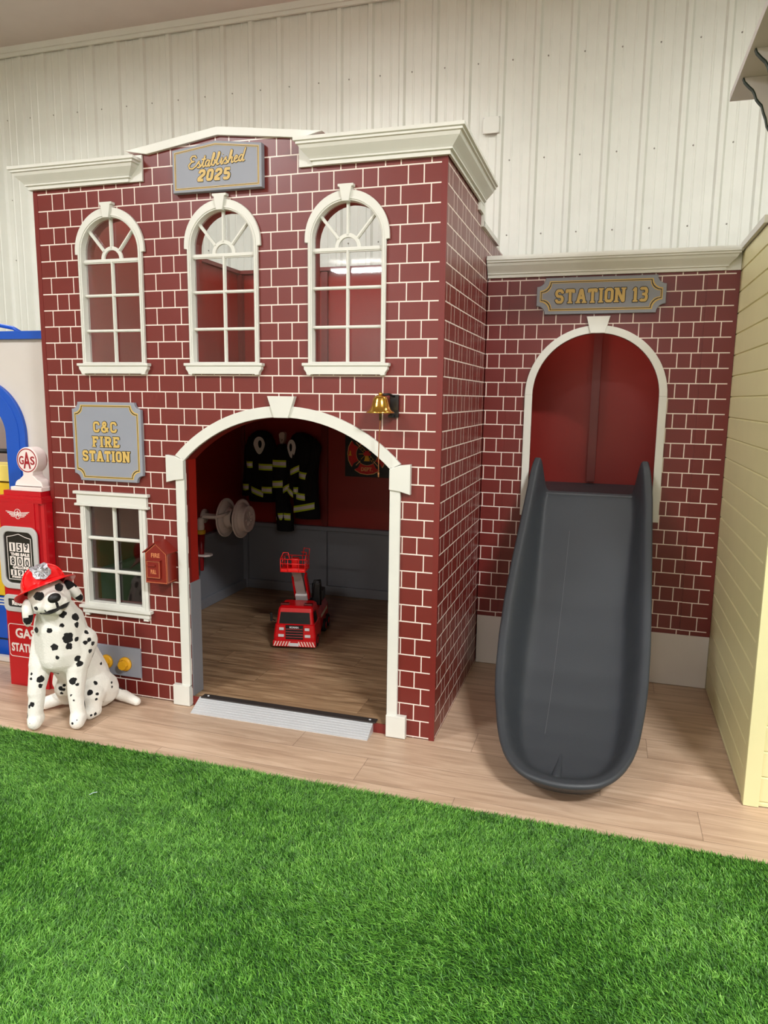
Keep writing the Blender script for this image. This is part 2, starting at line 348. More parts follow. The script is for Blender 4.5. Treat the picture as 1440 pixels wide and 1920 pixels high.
# hall ceiling lights out of view; some read off shadows, some added as fill
first = None
LAMPM = mat('led_diffuser', (255, 250, 240), .4, emit=14)
for i, (x, y, pw, spr) in enumerate(LIGHTS):
    t = thing('high_bay_light', (x, y, 4.1), 'linear LED high bay light placed out of view over the hall', 'ceiling light', 'high bay lights of the hall')
    MB().bbox((x-.6, y-.2, 4.10), (x+.6, y+.2, 4.15), .01).build('housing', CHROME, t)
    q = MB()
    for j in range(4): q.bbox((x-.57, y-.18+j*.095, 4.085), (x+.57, y-.18+j*.095+.06, 4.102), .006)
    q.build('tube', LAMPM, t)
    for e in (-.5, .5): MB().tube([(x+e, y, 4.15), (x+e, y, 4.25)], .006).build('hanger', ALU, t)
    area('bay_glow', (x, y, 4.07), 1.1, pw, (x, y, 0), size_y=.36, spread=spr)
    area('ceiling_fill', (x, y, 4.155), 1.1, min(pw, 200)*.17, (x, y, 9), size_y=.36)  # added upward fill that brightens the ceiling, not part of the fixture

# ------------------------------------------------------------------ turf
def turf():
    TG = new_mat('turf_blade', .55); t = NT(TG)
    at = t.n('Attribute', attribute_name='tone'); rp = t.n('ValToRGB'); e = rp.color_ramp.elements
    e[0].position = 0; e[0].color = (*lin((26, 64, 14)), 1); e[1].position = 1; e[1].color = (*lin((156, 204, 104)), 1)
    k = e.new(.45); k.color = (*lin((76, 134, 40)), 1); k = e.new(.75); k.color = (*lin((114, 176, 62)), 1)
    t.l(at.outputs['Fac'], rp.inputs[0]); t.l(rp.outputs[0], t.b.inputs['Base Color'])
    BK = mat('turf_backing', (34, 84, 22), .9)
    rng = np.random.default_rng(3)
    x0, x1, y0, y1 = -3.2, 2.7, -2.5, -.505
    n = int((x1-x0)*(y1-y0)*80000)
    X = rng.uniform(x0, x1, n); Y = rng.uniform(y0, y1, n)
    keep = (Y > -2.35+(X+.66)*.32) & (Y > -.538-(X+1.888)*1.014-1.15)
    X, Y = X[keep], Y[keep]; n = len(X)
    H = rng.uniform(.008, .019, n)
    # nap direction varies slowly, with streaks and scuffs
    nap = 2.3+.9*np.sin(X*2.1+1.3*np.sin(Y*3.1))+.7*np.sin(Y*4.3+X*1.7)+rng.normal(0, 1.0, n)
    lean = H*rng.uniform(.35, 1.5, n)*(1+.35*np.sin(X*5+Y*7)*np.sin(X*2.3-Y*3.7))
    dx, dy = np.cos(nap)*lean, np.sin(nap)*lean-.2*lean
    face = rng.uniform(0, PI, n); W = rng.uniform(.0011, .0019, n); wx, wy = np.cos(face)*W, np.sin(face)*W
    V = np.zeros((n, 5, 3), np.float32)
    V[:, 0] = np.stack([X-wx, Y-wy, np.full(n, .001)], 1); V[:, 1] = np.stack([X+wx, Y+wy, np.full(n, .001)], 1)
    V[:, 2] = np.stack([X-wx*.8+dx*.4, Y-wy*.8+dy*.4, H*.62], 1); V[:, 3] = np.stack([X+wx*.8+dx*.4, Y+wy*.8+dy*.4, H*.62], 1)
    V[:, 4] = np.stack([X+dx, Y+dy, H], 1)
    b = (np.arange(n)*5)[:, None]
    tri = np.concatenate([b+np.array([0, 1, 3]), b+np.array([0, 3, 2]), b+np.array([2, 3, 4])], 1).reshape(-1)
    me = bpy.data.meshes.new('artificial_turf'); me.vertices.add(n*5+4); base = n*5
    allv = np.concatenate([V.reshape(-1), np.array([-9, -3.4, .0015, 8, -3.4, .0015, 8, -.505, .0015, -9, -.505, .0015], np.float32)])
    me.vertices.foreach_set('co', allv)
    nl = len(tri)+4; me.loops.add(nl); me.polygons.add(n*3+1)
    me.loops.foreach_set('vertex_index', np.concatenate([tri, [base, base+1, base+2, base+3]]).astype(np.int32))
    me.polygons.foreach_set('loop_start', np.concatenate([np.arange(n*3)*3, [n*9]]).astype(np.int32))
    me.polygons.foreach_set('material_index', np.concatenate([np.zeros(n*3), [1]]).astype(np.int32))
    me.update(calc_edges=True)
    def vn(sc):
        g = rng.uniform(-1, 1, (int(5.9*sc)+3, int(2.1*sc)+3)); a, b = (X-x0)*sc, (Y-y0)*sc; i, j = a.astype(int), b.astype(int); fa, fb = a-i, b-j
        fa = fa*fa*(3-2*fa); fb = fb*fb*(3-2*fb)
        return (g[i, j]*(1-fa)+g[i+1, j]*fa)*(1-fb)+(g[i, j+1]*(1-fa)+g[i+1, j+1]*fa)*fb
    tone = np.clip(rng.normal(.48, .17, n)+.16*vn(70)+.12*vn(22)+.07*vn(4), 0, 1)  # tuft-scale noise paints in the darker shadows between blades
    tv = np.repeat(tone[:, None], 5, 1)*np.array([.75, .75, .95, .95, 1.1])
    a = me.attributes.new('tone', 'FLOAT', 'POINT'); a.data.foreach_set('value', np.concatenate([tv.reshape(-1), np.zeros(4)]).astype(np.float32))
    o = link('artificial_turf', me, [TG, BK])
    tag(o, 'green artificial turf covering the floor in front of the wooden strip', 'artificial turf', kind='stuff')
turf()
tag(MB().grid([[(-1.135, -.872, .016), (-1.132, -.876, .0165)], [(-1.126, -.862, .020), (-1.122, -.866, .021)], [(-1.118, -.850, .018), (-1.114, -.853, .018)]]).grid([[(-1.135, -.872, .0155), (-1.132, -.876, .016)], [(-1.126, -.862, .0195), (-1.122, -.866, .0205)], [(-1.118, -.850, .0175), (-1.114, -.853, .0175)]]).build('paper_scrap', mat('scrap_pale_blue', (200, 226, 224), .6)), 'tiny pale scrap lying on the green turf', 'scrap')

# ------------------------------------------------------------------ fire station playhouse
def side_faces_red(o):
    o.data.materials.append(RED)
    for p in o.data.polygons:
        if abs(p.normal.y) < .5: p.material_index = 1
FS = thing('fire_station_playhouse', (-1, 0, 0), 'two storey red brick patterned playhouse with arched doorway and three arched upper windows', 'playhouse')
WX = [-1.590, -1.005, -.421]       # upper window centres
AC, AZ, AR = -.7205, .717, .709    # doorway arch circle
def arch_pts(R, zlo, hw, n=30):
    a = math.degrees(math.asin(hw/R)); return arc(AC, AZ, R, 90-a, 90+a, n)
inner = arch_pts(AR, 0, .5035)
door = [(AC+.5035, -.01)]+inner+[(AC-.5035, -.01)]
wall_out = [(-2.01, .004), (AC-.5035, .004)]+inner[::-1]+[(AC+.5035, .004), (0, .004), (0, 2.56), (-.6, 2.56), (-.6, 2.578), (-1.016, 2.634), (-1.42, 2.585), (-1.42, 2.56), (-2.01, 2.56)]
holes = []
for cx in WX: holes.append([(cx-.158, 1.662), (cx+.158, 1.662)]+arc(cx, 2.168, .158, 0, 180, 20))
holes.append(rect(-1.80, .47, -1.485, .975))
side_faces_red(MB().plate(wall_out, 0, .02, holes).build('front_wall', BR_F, FS))
MB().box((-2.011, -.0015, 0), (-1.987, 0, 2.47)).build('corner_strip', RED, FS)
MB().box((-.0225, -.0015, 0), (.0018, .006, 2.47)).build('corner_strip', RED, FS)
# inner face and framing of the front wall
wi = [(p[0], p[1]) for p in wall_out]
MB().plate([(-1.99, .006), (AC-.5035, .006)]+inner[::-1]+[(AC+.5035, .006), (-.02, .006), (-.02, 2.55), (-1.99, 2.55)], .021, .085, [[(a, b) for a, b in h] for h in holes]).build('front_framing', RED2, FS)
MB().box((0, .0201, 0), (-.019, .81, 2.56)).box((0, .81, 0), (-.019, 2.05, 2.375)).build('side_wall', BR_S, FS)
MB().box((-2.01, .0201, 0), (-1.991, 2.05, 2.395)).box((-2.01, .0201, 2.395), (-1.991, .80, 2.56)).build('left_wall', RED2, FS)
MB().box((-1.99, 2.0, 0), (-.02, 2.05, 2.395)).build('back_wall', RED2, FS)
MB().box((-.0195, .09, .56), (-.04, 2.0, 2.37)).build('side_lining', RED2, FS)
MB().box((-1.99, .087, 1.50), (-.04, 2.0, 1.58)).build('upper_floor', RED2, FS)
MB().box((-1.99, .002, .005), (-.02, 2.0, .045)).build('inner_floor', FLOORD, FS)
MB().box((-1.222, -.0015, .0), (-.218, .0019, .0455)).build('door_sill', RED, FS)
for bb in (((-1.335, 1.975, .56), (-1.29, 2.0, 1.5)), ((-1.99, 1.975, .56), (-1.965, 2.0, 1.5)), ((-.065, 1.975, .56), (-.04, 2.0, 1.5)), ((-1.335, 1.975, 1.58), (-1.29, 2.0, 2.39)), ((-.50, 1.975, 1.58), (-.455, 2.0, 2.39)),
           ((-1.99, 1.96, 1.58), (-1.955, 2.0, 2.39)), ((-1.99, 1.0, 1.58), (-1.965, 1.045, 2.39))): MB().box(*bb).build('batten', RED, FS)
q = MB(); q.box((-2.03, 1.97, 2.395), (-.0, 2.07, 2.42)); q.box((-2.03, .802, 2.395), (-1.97, 1.97, 2.42)); q.build('top_rail', RED, FS)
q = MB()
q.box((-1.99, 1.985, .045), (-.04, 2.0, .56)); q.box((-1.99, .087, .045), (-1.975, 1.985, .56)); q.box((-.055, .087, .045), (-.0401, 1.985, .56))
q.box((-1.335, 1.965, .046), (-1.29, 1.985, .535)); q.box((-1.975, 1.955, .046), (-1.94, 1.985, .535))
q.box((-1.976, .95, .046), (-1.962, .99, .535)); q.build('wainscot', GREY, FS)
q = MB(); q.bbox((-1.975, 1.955, .535), (-.05, 1.999, .565), .004); q.bbox((-1.989, .087, .535), (-1.945, 1.99, .565), .004); q.build('wainscot_rail', GREY, FS)
q = MB(); q.bbox((-1.975, 1.962, .046), (-.055, 1.985, .115), .004); q.bbox((-1.975, .087, .046), (-1.955, 1.99, .115), .004); q.build('skirting', GREY, FS)
for e in (-1, 1): MB().box((AC+e*.5045, .003, .046), (AC+e*.4975, .0895, .62)).build('door_reveal', GREY, FS)
# doorway surround
outer = arch_pts(.759, 0, .5515)
sur = MB(); sur.plate(outer + inner[::-1], -.018, -.0005, bev=.002)
for s in (-1, 1):
    a, b = AC+s*.5045, AC+s*.552
    sur.plate(rect(min(a, b), .10, max(a, b), 1.225), -.018, -.0005, bev=.002)
sur.build('arch_trim', WHITE, FS)
for s in (-1, 1):
    pl = [(AC+s*.504, 1.128), (AC+s*.504, 1.216), (AC+s*.548, 1.234), (AC+s*.597, 1.240), (AC+s*.597, 1.110), (AC+s*.552, 1.122)]
    MB().plate(pl if s > 0 else pl[::-1], -.027, -.0006, bev=.002).build('springer_block', WHITE, FS)
    a, b = AC+s*.5045, AC+s*.595
    MB().plate(rect(min(a, b), .003, max(a, b), .105), -.03, -.0006, bev=.002).build('plinth_block', WHITE, FS)
MB().plate([(AC-.034, 1.424), (AC+.034, 1.424), (AC+.066, 1.519), (AC-.066, 1.519)], -.03, -.0006, bev=.002).build('keystone', WHITE, FS)
# gable board
g = [(-1.48, 2.599), (-1.37, 2.577), (-1.016, 2.627), (-.62, 2.583), (-.53, 2.603), (-1.016, 2.662)]
MB().plate(g, -.016, .09, bev=.002).build('gable_board', WHITE, FS)
PROF = [(.0, .0), (.010, .0), (.010, .014), (.020, .017), (.020, .023), (.027, .031), (.037, .041), (.052, .056), (.058, .068), (.066, .071), (.066, .079), (.075, .082), (.075, .095), (.0, .095)]
def cornice(name, path, z, parent, hs=1., ds=1.):
    q = MB(); n = len(path(0.))
    rows = [[(*path(d*ds)[i], z+h*hs) for d, h in PROF] for i in range(n)]
    q.grid(rows, closed_v=True, smooth=False, caps=True); return q
q = cornice('c', lambda d: [(-1.475+d, -.012), (-1.475+d, -.012-d*.85), (-2.012-d, -.012-d*.85), (-2.012-d, .6)], 2.466, FS)
q.plate(rect(-2.012, 2.466, -1.398, 2.578), -.012, -.0005, bev=.001); q.build('cornice', WHITE, FS)
q = cornice('c', lambda d: [(-.56-d, -.012), (-.56-d, -.012-d*.85), (.004+d, -.012-d*.85), (.004+d, .795)], 2.468, FS, hs=1.05)
q.plate(rect(-.635, 2.468, 0, 2.585), -.012, -.0005, bev=.001); q.box((0, .7, 2.43), (.012, .81, 2.58)); q.build('cornice', WHITE, FS)
q = MB(); q.box((-.03, .812, 2.376), (.014, 1.32, 2.402)); q.box((-.022, .797, 2.372), (.014, .828, 2.575)); q.build('coping', WHITE, FS)

def muntin(q, a, b, y, wd=.0125):
    q.stroke([a, b], wd, y, y+.012); q.stroke([a, b], wd*.5, y-.004, y+.001)
def arch_window(cx):
    f = MB()
    R1, R0 = .188, .155; zs = 2.168
    f.plate([(cx-.174, 1.66), (cx-.174, zs-.006), (cx-R1, zs-.004)]+arc(cx, zs+.01, R1, 180, 0, 28)+[(cx+R1, zs-.004), (cx+.174, zs-.006), (cx+.174, 1.66)], -.016, -.0006,
            [[(cx-R0, 1.668)]+[(cx+R0, 1.668)]+arc(cx, zs, R0, 0, 180, 28)], bev=.002)
    f.plate([(cx-.168, 1.664), (cx+.168, 1.664)]+arc(cx, zs, .168, 0, 180, 28), -.020, -.012, [[(cx-.161, 1.668), (cx+.161, 1.668)]+arc(cx, zs, .161, 0, 180, 28)], bev=.001)
    f.plate([(cx-R0-.003, 1.662), (cx+R0+.003, 1.662)]+arc(cx, zs, R0+.003, 0, 180, 28), -.002, .03, [[(cx-R0, 1.668), (cx+R0, 1.668)]+arc(cx, zs, R0, 0, 180, 28)])
    fo = f.build('window_frame', WHITE, FS)
    m = MB(); y = .004
    for z in (1.815, 1.977): muntin(m, (cx-R0, z), (cx+R0, z), y)
    muntin(m, (cx-R0, 2.132), (cx+R0, 2.132), y, .019)
    muntin(m, (cx, 1.668), (cx, 2.132), y); muntin(m, (cx, 2.19), (cx, zs+R0), y)
    for a in (40, 140): muntin(m, (cx+.053*math.cos(math.radians(a)), 2.142+.053*math.sin(math.radians(a))), (cx+R0*math.cos(math.radians(a)), zs+R0*math.sin(math.radians(a))), y)
    m.plate(arc(cx, 2.14, .058, 0, 180, 20)+arc(cx, 2.14, .041, 180, 0, 20), y, y+.012, bev=.002)
    m.build('muntins', WHITE, fo)
    MB().plate([(cx-R0+.0005, 1.6685), (cx+R0-.0005, 1.6685)]+arc(cx, zs, R0-.0005, 0, 180, 28), .019, .022).build('pane', GLASS, fo)
    s = MB(); s.plate([(cx-.196, 1.662), (cx-.196, 1.65), (cx-.190, 1.646), (cx-.190, 1.636), (cx-.180, 1.624), (cx-.176, 1.612), (cx-.160, 1.610), (cx-.156, 1.6145), (cx+.156, 1.6145), (cx+.160, 1.610), (cx+.176, 1.612), (cx+.180, 1.624), (cx+.190, 1.636), (cx+.190, 1.646), (cx+.196, 1.65), (cx+.196, 1.662)][::-1], -.026, -.0006, bev=.002)
    s.bbox((cx-.197, -.032, 1.651), (cx+.197, -.001, 1.663), .002); s.build('window_sill', WHITE, fo)
    MB().plate([(cx-.015, 2.318), (cx+.015, 2.318), (cx+.026, 2.374), (cx+.034, 2.376), (cx+.034, 2.386), (cx-.034, 2.386), (cx-.034, 2.376), (cx-.026, 2.374)], -.03, -.0006, bev=.0015).build('keystone', WHITE, fo)
for cx in WX: arch_window(cx)
# lower window
f = MB(); x0, x1 = -1.797, -1.487
f.plate(rect(-1.826, .455, -1.450, .975), -.014, -.0006, [rect(x0, .478, x1, .970)], bev=.002)
f.plate(rect(-1.812, .462, -1.466, .975), -.018, -.012, [rect(-1.803, .474, -1.478, .972)], bev=.001)
f.plate(rect(x0-.004, .472, x1+.004, .974), -.002, .03, [rect(x0, .478, x1, .970)])
f.bbox((-1.852, -.024, .970), (-1.428, -.001, .982), .002); f.bbox((-1.842, -.018, .982), (-1.438, -.001, 1.03), .002); f.bbox((-1.856, -.026, 1.029), (-1.426, -.001, 1.043), .002)
fo = f.build('window_frame', WHITE, FS)
m = MB()
for z in (.640, .806): muntin(m, (x0, z), (x1, z), .004, .016)
muntin(m, ((x0+x1)/2, .478), ((x0+x1)/2, .970), .004, .016); m.build('muntins', WHITE, fo)
MB().box((x0+.0005, .019, .4785), (x1-.0005, .022, .9695)).build('pane', GLASS, fo)
s = MB(); s.bbox((-1.850, -.03, .447), (-1.430, -.001, .462), .002); s.bbox((-1.836, -.02, .420), (-1.444, -.001, .449), .003); s.box((-1.826, -.016, .408), (-1.80, -.001, .42)); s.box((-1.48, -.016, .408), (-1.452, -.001, .42)); s.build('window_sill', WHITE, fo)

# ------------------------------------------------------------------ slide wing
D = 1.05
WG = thing('slide_wing_playhouse', (.62, D, 0), 'lower red brick patterned wing with tall round arched opening for the slide', 'playhouse')
cx, zs, R0, R1 = .586, 1.543, .3215, .361
hole = [(cx-R0, .95), (cx+R0, .95)]+arc(cx, zs, R0, 0, 180, 30)
side_faces_red(MB().plate(rect(.0045, .287, 1.243, 2.25), D, D+.03, [hole]).build('front_wall', BR_W, WG))
MB().plate(rect(.0045, .002, 1.243, .287), D-.001, D+.03, bev=.002).build('base_board', OFFW, WG)
for a, b in ((.0045, .122), (1.095, 1.243)): side_faces_red(MB().plate(rect(a, .288, b, 2.157), D-.004, D-.0002).build('edge_board', BR_W, WG))
q = MB()
for s in (-1, 1): q.plate(rect(min(cx+s*R0, cx+s*R1), .887, max(cx+s*R0, cx+s*R1), zs), D-.018, D-.0005, bev=.002)
q.plate(arc(cx, zs, R1, 0, 180, 36)+arc(cx, zs, R0, 180, 0, 36), D-.018, D-.0005, bev=.002); q.build('arch_trim', WHITE, WG)
MB().plate([(cx-.036, 1.863), (cx+.036, 1.863), (cx+.059, 1.948), (cx-.059, 1.948)], D-.03, D-.0006, bev=.002).build('keystone', WHITE, WG)
MB().box((.006, 1.9, .01), (1.243, 1.95, 2.2)).build('back_wall', RED2, WG)
MB().box((1.215, D+.031, .01), (1.243, 1.9, 2.2)).build('right_wall', RED2, WG)
MB().box((.006, D+.031, .01), (.03, 1.9, 2.15)).build('left_lining', RED2, WG)
MB().box((.55, 1.86, 1.0), (.60, 1.9, 2.2)).build('batten', RED, WG)
MB().box((.03, D+.031, .93), (1.215, 1.9, .985)).build('platform', SLATE, WG)
q = cornice('c', lambda d: [(.0045, D-.010-d*.9), (1.165+d, D-.010-d*.9), (1.165+d, D-.010)], 2.157, WG)
q.plate(rect(.0045, 2.157, 1.243, 2.262), D-.010, D-.0005, bev=.001); q.box((.0045, D-.07, 2.252), (1.24, D+.05, 2.262)); q.build('cornice', WHITE, WG)

# ------------------------------------------------------------------ signs
def border(o, pts_fn, y, parent):
    g = MB(); g.plate(pts_fn(.014), y-.001, y, [pts_fn(.018)]); g.plate(pts_fn(.021), y-.001, y, [pts_fn(.0235)]); g.build('gold_border', GOLD, parent)
    b = MB(); b.plate(pts_fn(.0180), y-.0009, y, [pts_fn(.021)]); b.build('black_border', BLACK, parent)
s = thing('hanging_sign', (-1.64, -.02, 1.1), 'grey board with notched corners lettered C&C FIRE STATION over the lower window', 'sign')
def cc(i): return notched(-1.838+i, 1.098+i, -1.448-i, 1.480-i, .034+i*.25)
MB().plate(cc(0), -.022, -.001, bev=.003).build('board', SIGN, s); border(s, cc, -.022, s)
outlined('C&C', -1.716, -1.582, 1.335, .052, -.022, s, sw=.2, gap=.36)
outlined('FIRE', -1.724, -1.570, 1.264, .052, -.022, s, sw=.22, gap=.38)
outlined('STATION', -1.786, -1.517, 1.194, .053, -.022, s, sw=.22, gap=.38)
s = thing('hanging_sign', (-1.01, -.03, 2.4), 'grey peaked board lettered Established 2025 under the gable', 'sign')
def es(i): return [(-1.229+i, 2.397+i), (-.797-i, 2.397+i), (-.797-i, 2.574-i*.9), (-1.015, 2.600-i), (-1.229+i, 2.574-i*.9)]
MB().plate(es(0), -.032, -.001, bev=.003).build('board', SIGN, s); border(s, lambda i: es(i*.8), -.032, s)
outlined('2025', -1.105, -.948, 2.437, .05, -.032, s, sw=.24, shear=.25, serif=False, gap=.36)
SCRIPT = []
def script(mb, x0, z0, h, y0, y1, wd):
    # connected handwriting: E s t a b l i s h e d, unit height letters drawn as strokes
    L = {'E': (.75, [[(.7,.8),(.6,.98),(.3,.98),(.15,.8),(.3,.58),(.5,.56),(.25,.52),(.02,.28),(.12,.04),(.4,0),(.75,.22)]]),
         's': (.42, [[(-.1,.1),(.22,.5),(.2,.36),(.36,.16),(.26,0),(.05,.04)],[(.26,0),(.46,.14)]]),
         't': (.36, [[(0,.1),(.22,.5),(.3,.85),(.14,.2),(.2,.0),(.36,.1)],[(.02,.6),(.42,.62)]]),
         'a': (.5, [[(.36,.44),(.2,.5),(.02,.28),(.06,.04),(.22,.02),(.4,.44),(.32,.1),(.38,0),(.5,.1)]]),
         'b': (.46, [[(0,.1),(.28,.7),(.3,.95),(.2,.98),(.08,.4),(.1,.05),(.28,.02),(.4,.25),(.34,.42),(.5,.38)]]),
         'l': (.36, [[(0,.1),(.26,.7),(.3,.95),(.2,.98),(.08,.4),(.12,.02),(.32,.1)]]),
         'i': (.32, [[(0,.1),(.17,.48),(.1,.12),(.16,0),(.32,.1)],[(.20,.74),(.215,.78)]]),
         'h': (.5, [[(0,.1),(.28,.7),(.3,.95),(.2,.98),(.02,0)],[(.06,.2),(.26,.46),(.36,.42),(.3,.08),(.36,0),(.5,.1)]]),
         'e': (.42, [[(0,.16),(.28,.3),(.3,.46),(.18,.5),(.04,.3),(.06,.06),(.2,0),(.42,.12)]]),
         'd': (.6, [[(.36,.44),(.2,.5),(.02,.28),(.06,.04),(.22,.02),(.4,.44),(.56,.98),(.36,.2),(.4,0),(.56,.1)]])}
    x = x0
    for c in 'Established':
        wc, st = L[c]
        for pl in st: mb.stroke([(x+(a+.12*b)*h, z0+b*h+(x-x0)*.06) for a, b in pl], wd, y0, y1)
        x += wc*h*1.04
for nm, mtl, wd, y in (('script_outline', BLACK, .0105, -.0332), ('script_lettering', GOLD, .0062, -.0344)):
    q = MB(); script(q, -1.148, 2.492, .052, y, y+.0012, wd); q.build(nm, mtl, s)
s = thing('hanging_sign', (.587, D-.02, 1.962), 'long grey board with notched corners lettered STATION 13 above the slide arch', 'sign')
def s13(i): return notched(.267+i, 1.962+i, .907-i, 2.147-i, .044+i*.2)
q = MB(); q.plate(s13(0), D-.022, D-.001, bev=.003); q.build('board', SIGN, s); border(s, lambda i: s13(i*1.2), D-.022, s)
outlined('STATION 13', .362, .820, 2.016, .072, D-.022, s, sw=.2, gap=.36)

# ------------------------------------------------------------------ alarm box
t = thing('fire_alarm_box', (-1.353, 0, .63), 'dark red house shaped fire alarm box with gold lines, lettered FIRE and PULL', 'alarm box')
bx = [(-1.412, .627), (-1.294, .627), (-1.294, .775), (-1.353, .822), (-1.412, .775)]
MB().plate(bx, -.08, -.001).build('housing', BOXRED, t)
q = MB(); q.add([(-1.353, -.086, .824), (-1.353, 0, .824), (-1.286, 0, .772), (-1.286, -.086, .772), (-1.353, -.086, .830), (-1.353, 0, .830), (-1.282, 0, .776), (-1.282, -.086, .776)], [(0,1,2,3),(4,7,6,5),(0,3,7,4),(1,5,6,2),(3,2,6,7)])
q.add([(-1.353, -.086, .824), (-1.353, 0, .824), (-1.420, 0, .772), (-1.420, -.086, .772), (-1.353, -.086, .830), (-1.353, 0, .830), (-1.424, 0, .776), (-1.424, -.086, .776)], [(0,1,2,3),(4,7,6,5),(0,3,7,4),(1,5,6,2),(3,2,6,7)]); q.build('roof', BOXRED, t)
def inset(pts, d):
    c = Vector((sum(p[0] for p in pts)/len(pts), sum(p[1] for p in pts)/len(pts)))
    return [tuple(c+(Vector(p)-c)*(1-d/(Vector(p)-c).length)) for p in pts]
q = MB(); q.plate(inset(bx, .004), -.0808, -.0795, [inset(bx, .0062)]); q.plate(rect(-1.397, .656, -1.328, .736), -.0908, -.0895, [rect(-1.3953, .6577, -1.3297, .7343)])
q.box((-1.391, -.0955, .717), (-1.350, -.093, .7185)); q.box((-1.2935, -.078, .632), (-1.2925, -.076, .775)); q.box((-1.2935, -.078, .634), (-1.2925, -.004, .6355)); q.box((-1.2935, -.078, .768), (-1.2925, -.004, .7695))
q.text('FIRE', -1.354, .764, .020, -.0815, -.0798, bold=.0006, width=.047); q.text('PULL', -1.361, .686, .019, -.0915, -.0898, bold=.0008, width=.030); q.build('gold_lining', BOXLN, t)
q = MB(); q.bbox((-1.400, -.090, .653), (-1.325, -.08, .739), .002); q.bbox((-1.402, -.094, .738), (-1.322, -.08, .743), .001); q.bbox((-1.392, -.097, .712), (-1.349, -.088, .721), .0015); q.build('pull_door', BOXRED, t)

# ------------------------------------------------------------------ plug panel
t = thing('outlet_panel', (-1.64, 0, .105), 'grey rectangular board with two round yellow caps low on the brick wall', 'panel')
MB().plate(rect(-1.775, .105, -1.511, .257), -.015, -.001, bev=.002).build('board', SIGN, t)
for a in (-1.708, -1.597):
    q = MB(); q.lathe((a, -.015, .172), (0, -1, 0), [(0, 0), (.036, 0), (.036, .010), (.032, .014), (.024, .016)], 28)
    q.lathe((a, -.015, .172), (0, -1, 0), [(.024, .014), (.024, .034), (.0, .034)], 8, smooth=False); q.build('cap', mat('yellow_cap', (224, 166, 32), .4), t)

# ------------------------------------------------------------------ ramp
t = thing('threshold_ramp', (-.73, -.04, 0), 'silver aluminium threshold ramp lying across the doorway of the fire station', 'ramp')
q = MB(); A0, A1 = -1.182, -.283
q.add([(A0, -.092, .003), (A1, -.092, .003), (A1, -.004, .050), (A0, -.004, .050), (A0, -.092, .0), (A1, -.092, .0), (A1, -.004, .0), (A0, -.004, 0)], [(0,1,2,3),(4,7,6,5),(0,4,5,1),(1,5,6,2),(2,6,7,3),(3,7,4,0)])
for k in range(7):
    y = -.086+k*.012; z = .003+(y+.092)*.534; q.box((A0, y, z), (A1, y+.0015, z+.0014))
q.build('ramp_plate', ALU, t)
MB().bbox((A0+.01, -.012, .048), (A1+.012, .028, .0535), .001).build('edge_strip', mat('dark_edge_strip', (52, 46, 44), .5), t)
for a in (A0+.04, A1-.02): MB().lathe((a, .01, .0535), (0, 0, 1), [(.006, 0), (.006, .002), (0, .003)], 10).build('screw', ALU, t)

# ------------------------------------------------------------------ bell
t = thing('brass_bell', (-.25, 0, 1.44), 'small polished brass bell with a pull rope on the brick wall right of the doorway', 'bell')
bc = (-.245, -.072, 1.455)
q = MB(); q.lathe(bc, (0, 0, 1), [(.050, .004), (.058, 0), (.060, .002), (.056, .007), (.047, .014), (.040, .028), (.035, .045), (.031, .060), (.026, .069), (.014, .073), (0, .0735)], 40); q.lathe(bc, (0, 0, 1), [(.050, .004), (.042, .014), (.032, .045), (.024, .064), (0, .068)], 40); q.build('bell_body', BRASS, t)
q = MB(); q.bbox((-.222, -.014, 1.436), (-.184, -.001, 1.532), .002); q.bbox((-.224, -.03, 1.436), (-.20, -.014, 1.448), .002); q.tube([(-.203, -.012, 1.525), (-.215, -.05, 1.533), (-.245, -.072, 1.531)], .005); q.build('bracket', BLACK, t)
MB().lathe((-.245, -.072, 1.527), (0, 0, 1), [(0, 0), (.008, .002), (.010, .007), (.007, .013), (0, .015)], 16).build('finial', BRASS, t)
MB().tube([(-.245, -.072, 1.50), (-.245, -.072, 1.445), (-.245, -.072, 1.425)], [.003, .006, .005]).build('clapper', mat('dark_brass', (90, 76, 48), .35, metal=.8), t)
q = MB(); q.tube([(-.245, -.072, 1.427), (-.247, -.072, 1.39), (-.250, -.070, 1.35), (-.252, -.068, 1.27), (-.252, -.066, 1.20)], .0022, 8); q.tube([(-.252, -.066, 1.205), (-.252, -.066, 1.185)], [.004, .003], 8); q.build('rope', mat('brown_rope', (140, 86, 44), .8), t)

# ------------------------------------------------------------------ crest poster
t = thing('fire_dept_poster', (-.985, 1.99, .946), 'black square poster with a red and gold maltese cross crest lettered DEPT.', 'poster')
MB().plate(rect(-1.153, .947, -.818, 1.283), 1.985, 1.9995, bev=.001).build('board', BLACK, t)
PC = (-.9855, 1.113)
def cross(k):
    pts = []
    for a in range(4):
        th = a*PI/2
        # one flared arm
        arm = [(.042, .052), (.072, .105), (.098, .118), (.085, .128), (.05, .146), (0, .152), (-.05, .146), (-.085, .128), (-.098, .118), (-.072, .105), (-.042, .052)]
        for u, v in [(-x, y) for x, y in arm]:
            u, v = u*.98*k, v*.985*k; pts.append((PC[0]+u*math.cos(-th)-v*math.sin(-th), PC[1]+u*math.sin(-th)+v*math.cos(-th)))
    return pts
q = MB(); q.plate(cross(1.0), 1.9838, 1.9851); q.build('crest_border', CRESTO, t)
q = MB(); q.plate(cross(.965), 1.9828, 1.984); q.build('crest', CREST, t)
q = MB()
for a in range(4):
    th = PI/4+a*PI/2; q.stroke([(PC[0]+.07*math.cos(th), PC[1]+.07*math.sin(th)), (PC[0]+.118*math.cos(th), PC[1]+.118*math.sin(th))], .005, 1.9815, 1.983)
q.plate(arc(*PC, .082, 0, 359, 40), 1.9815, 1.983, [arc(*PC, .079, 0, 359, 40)])
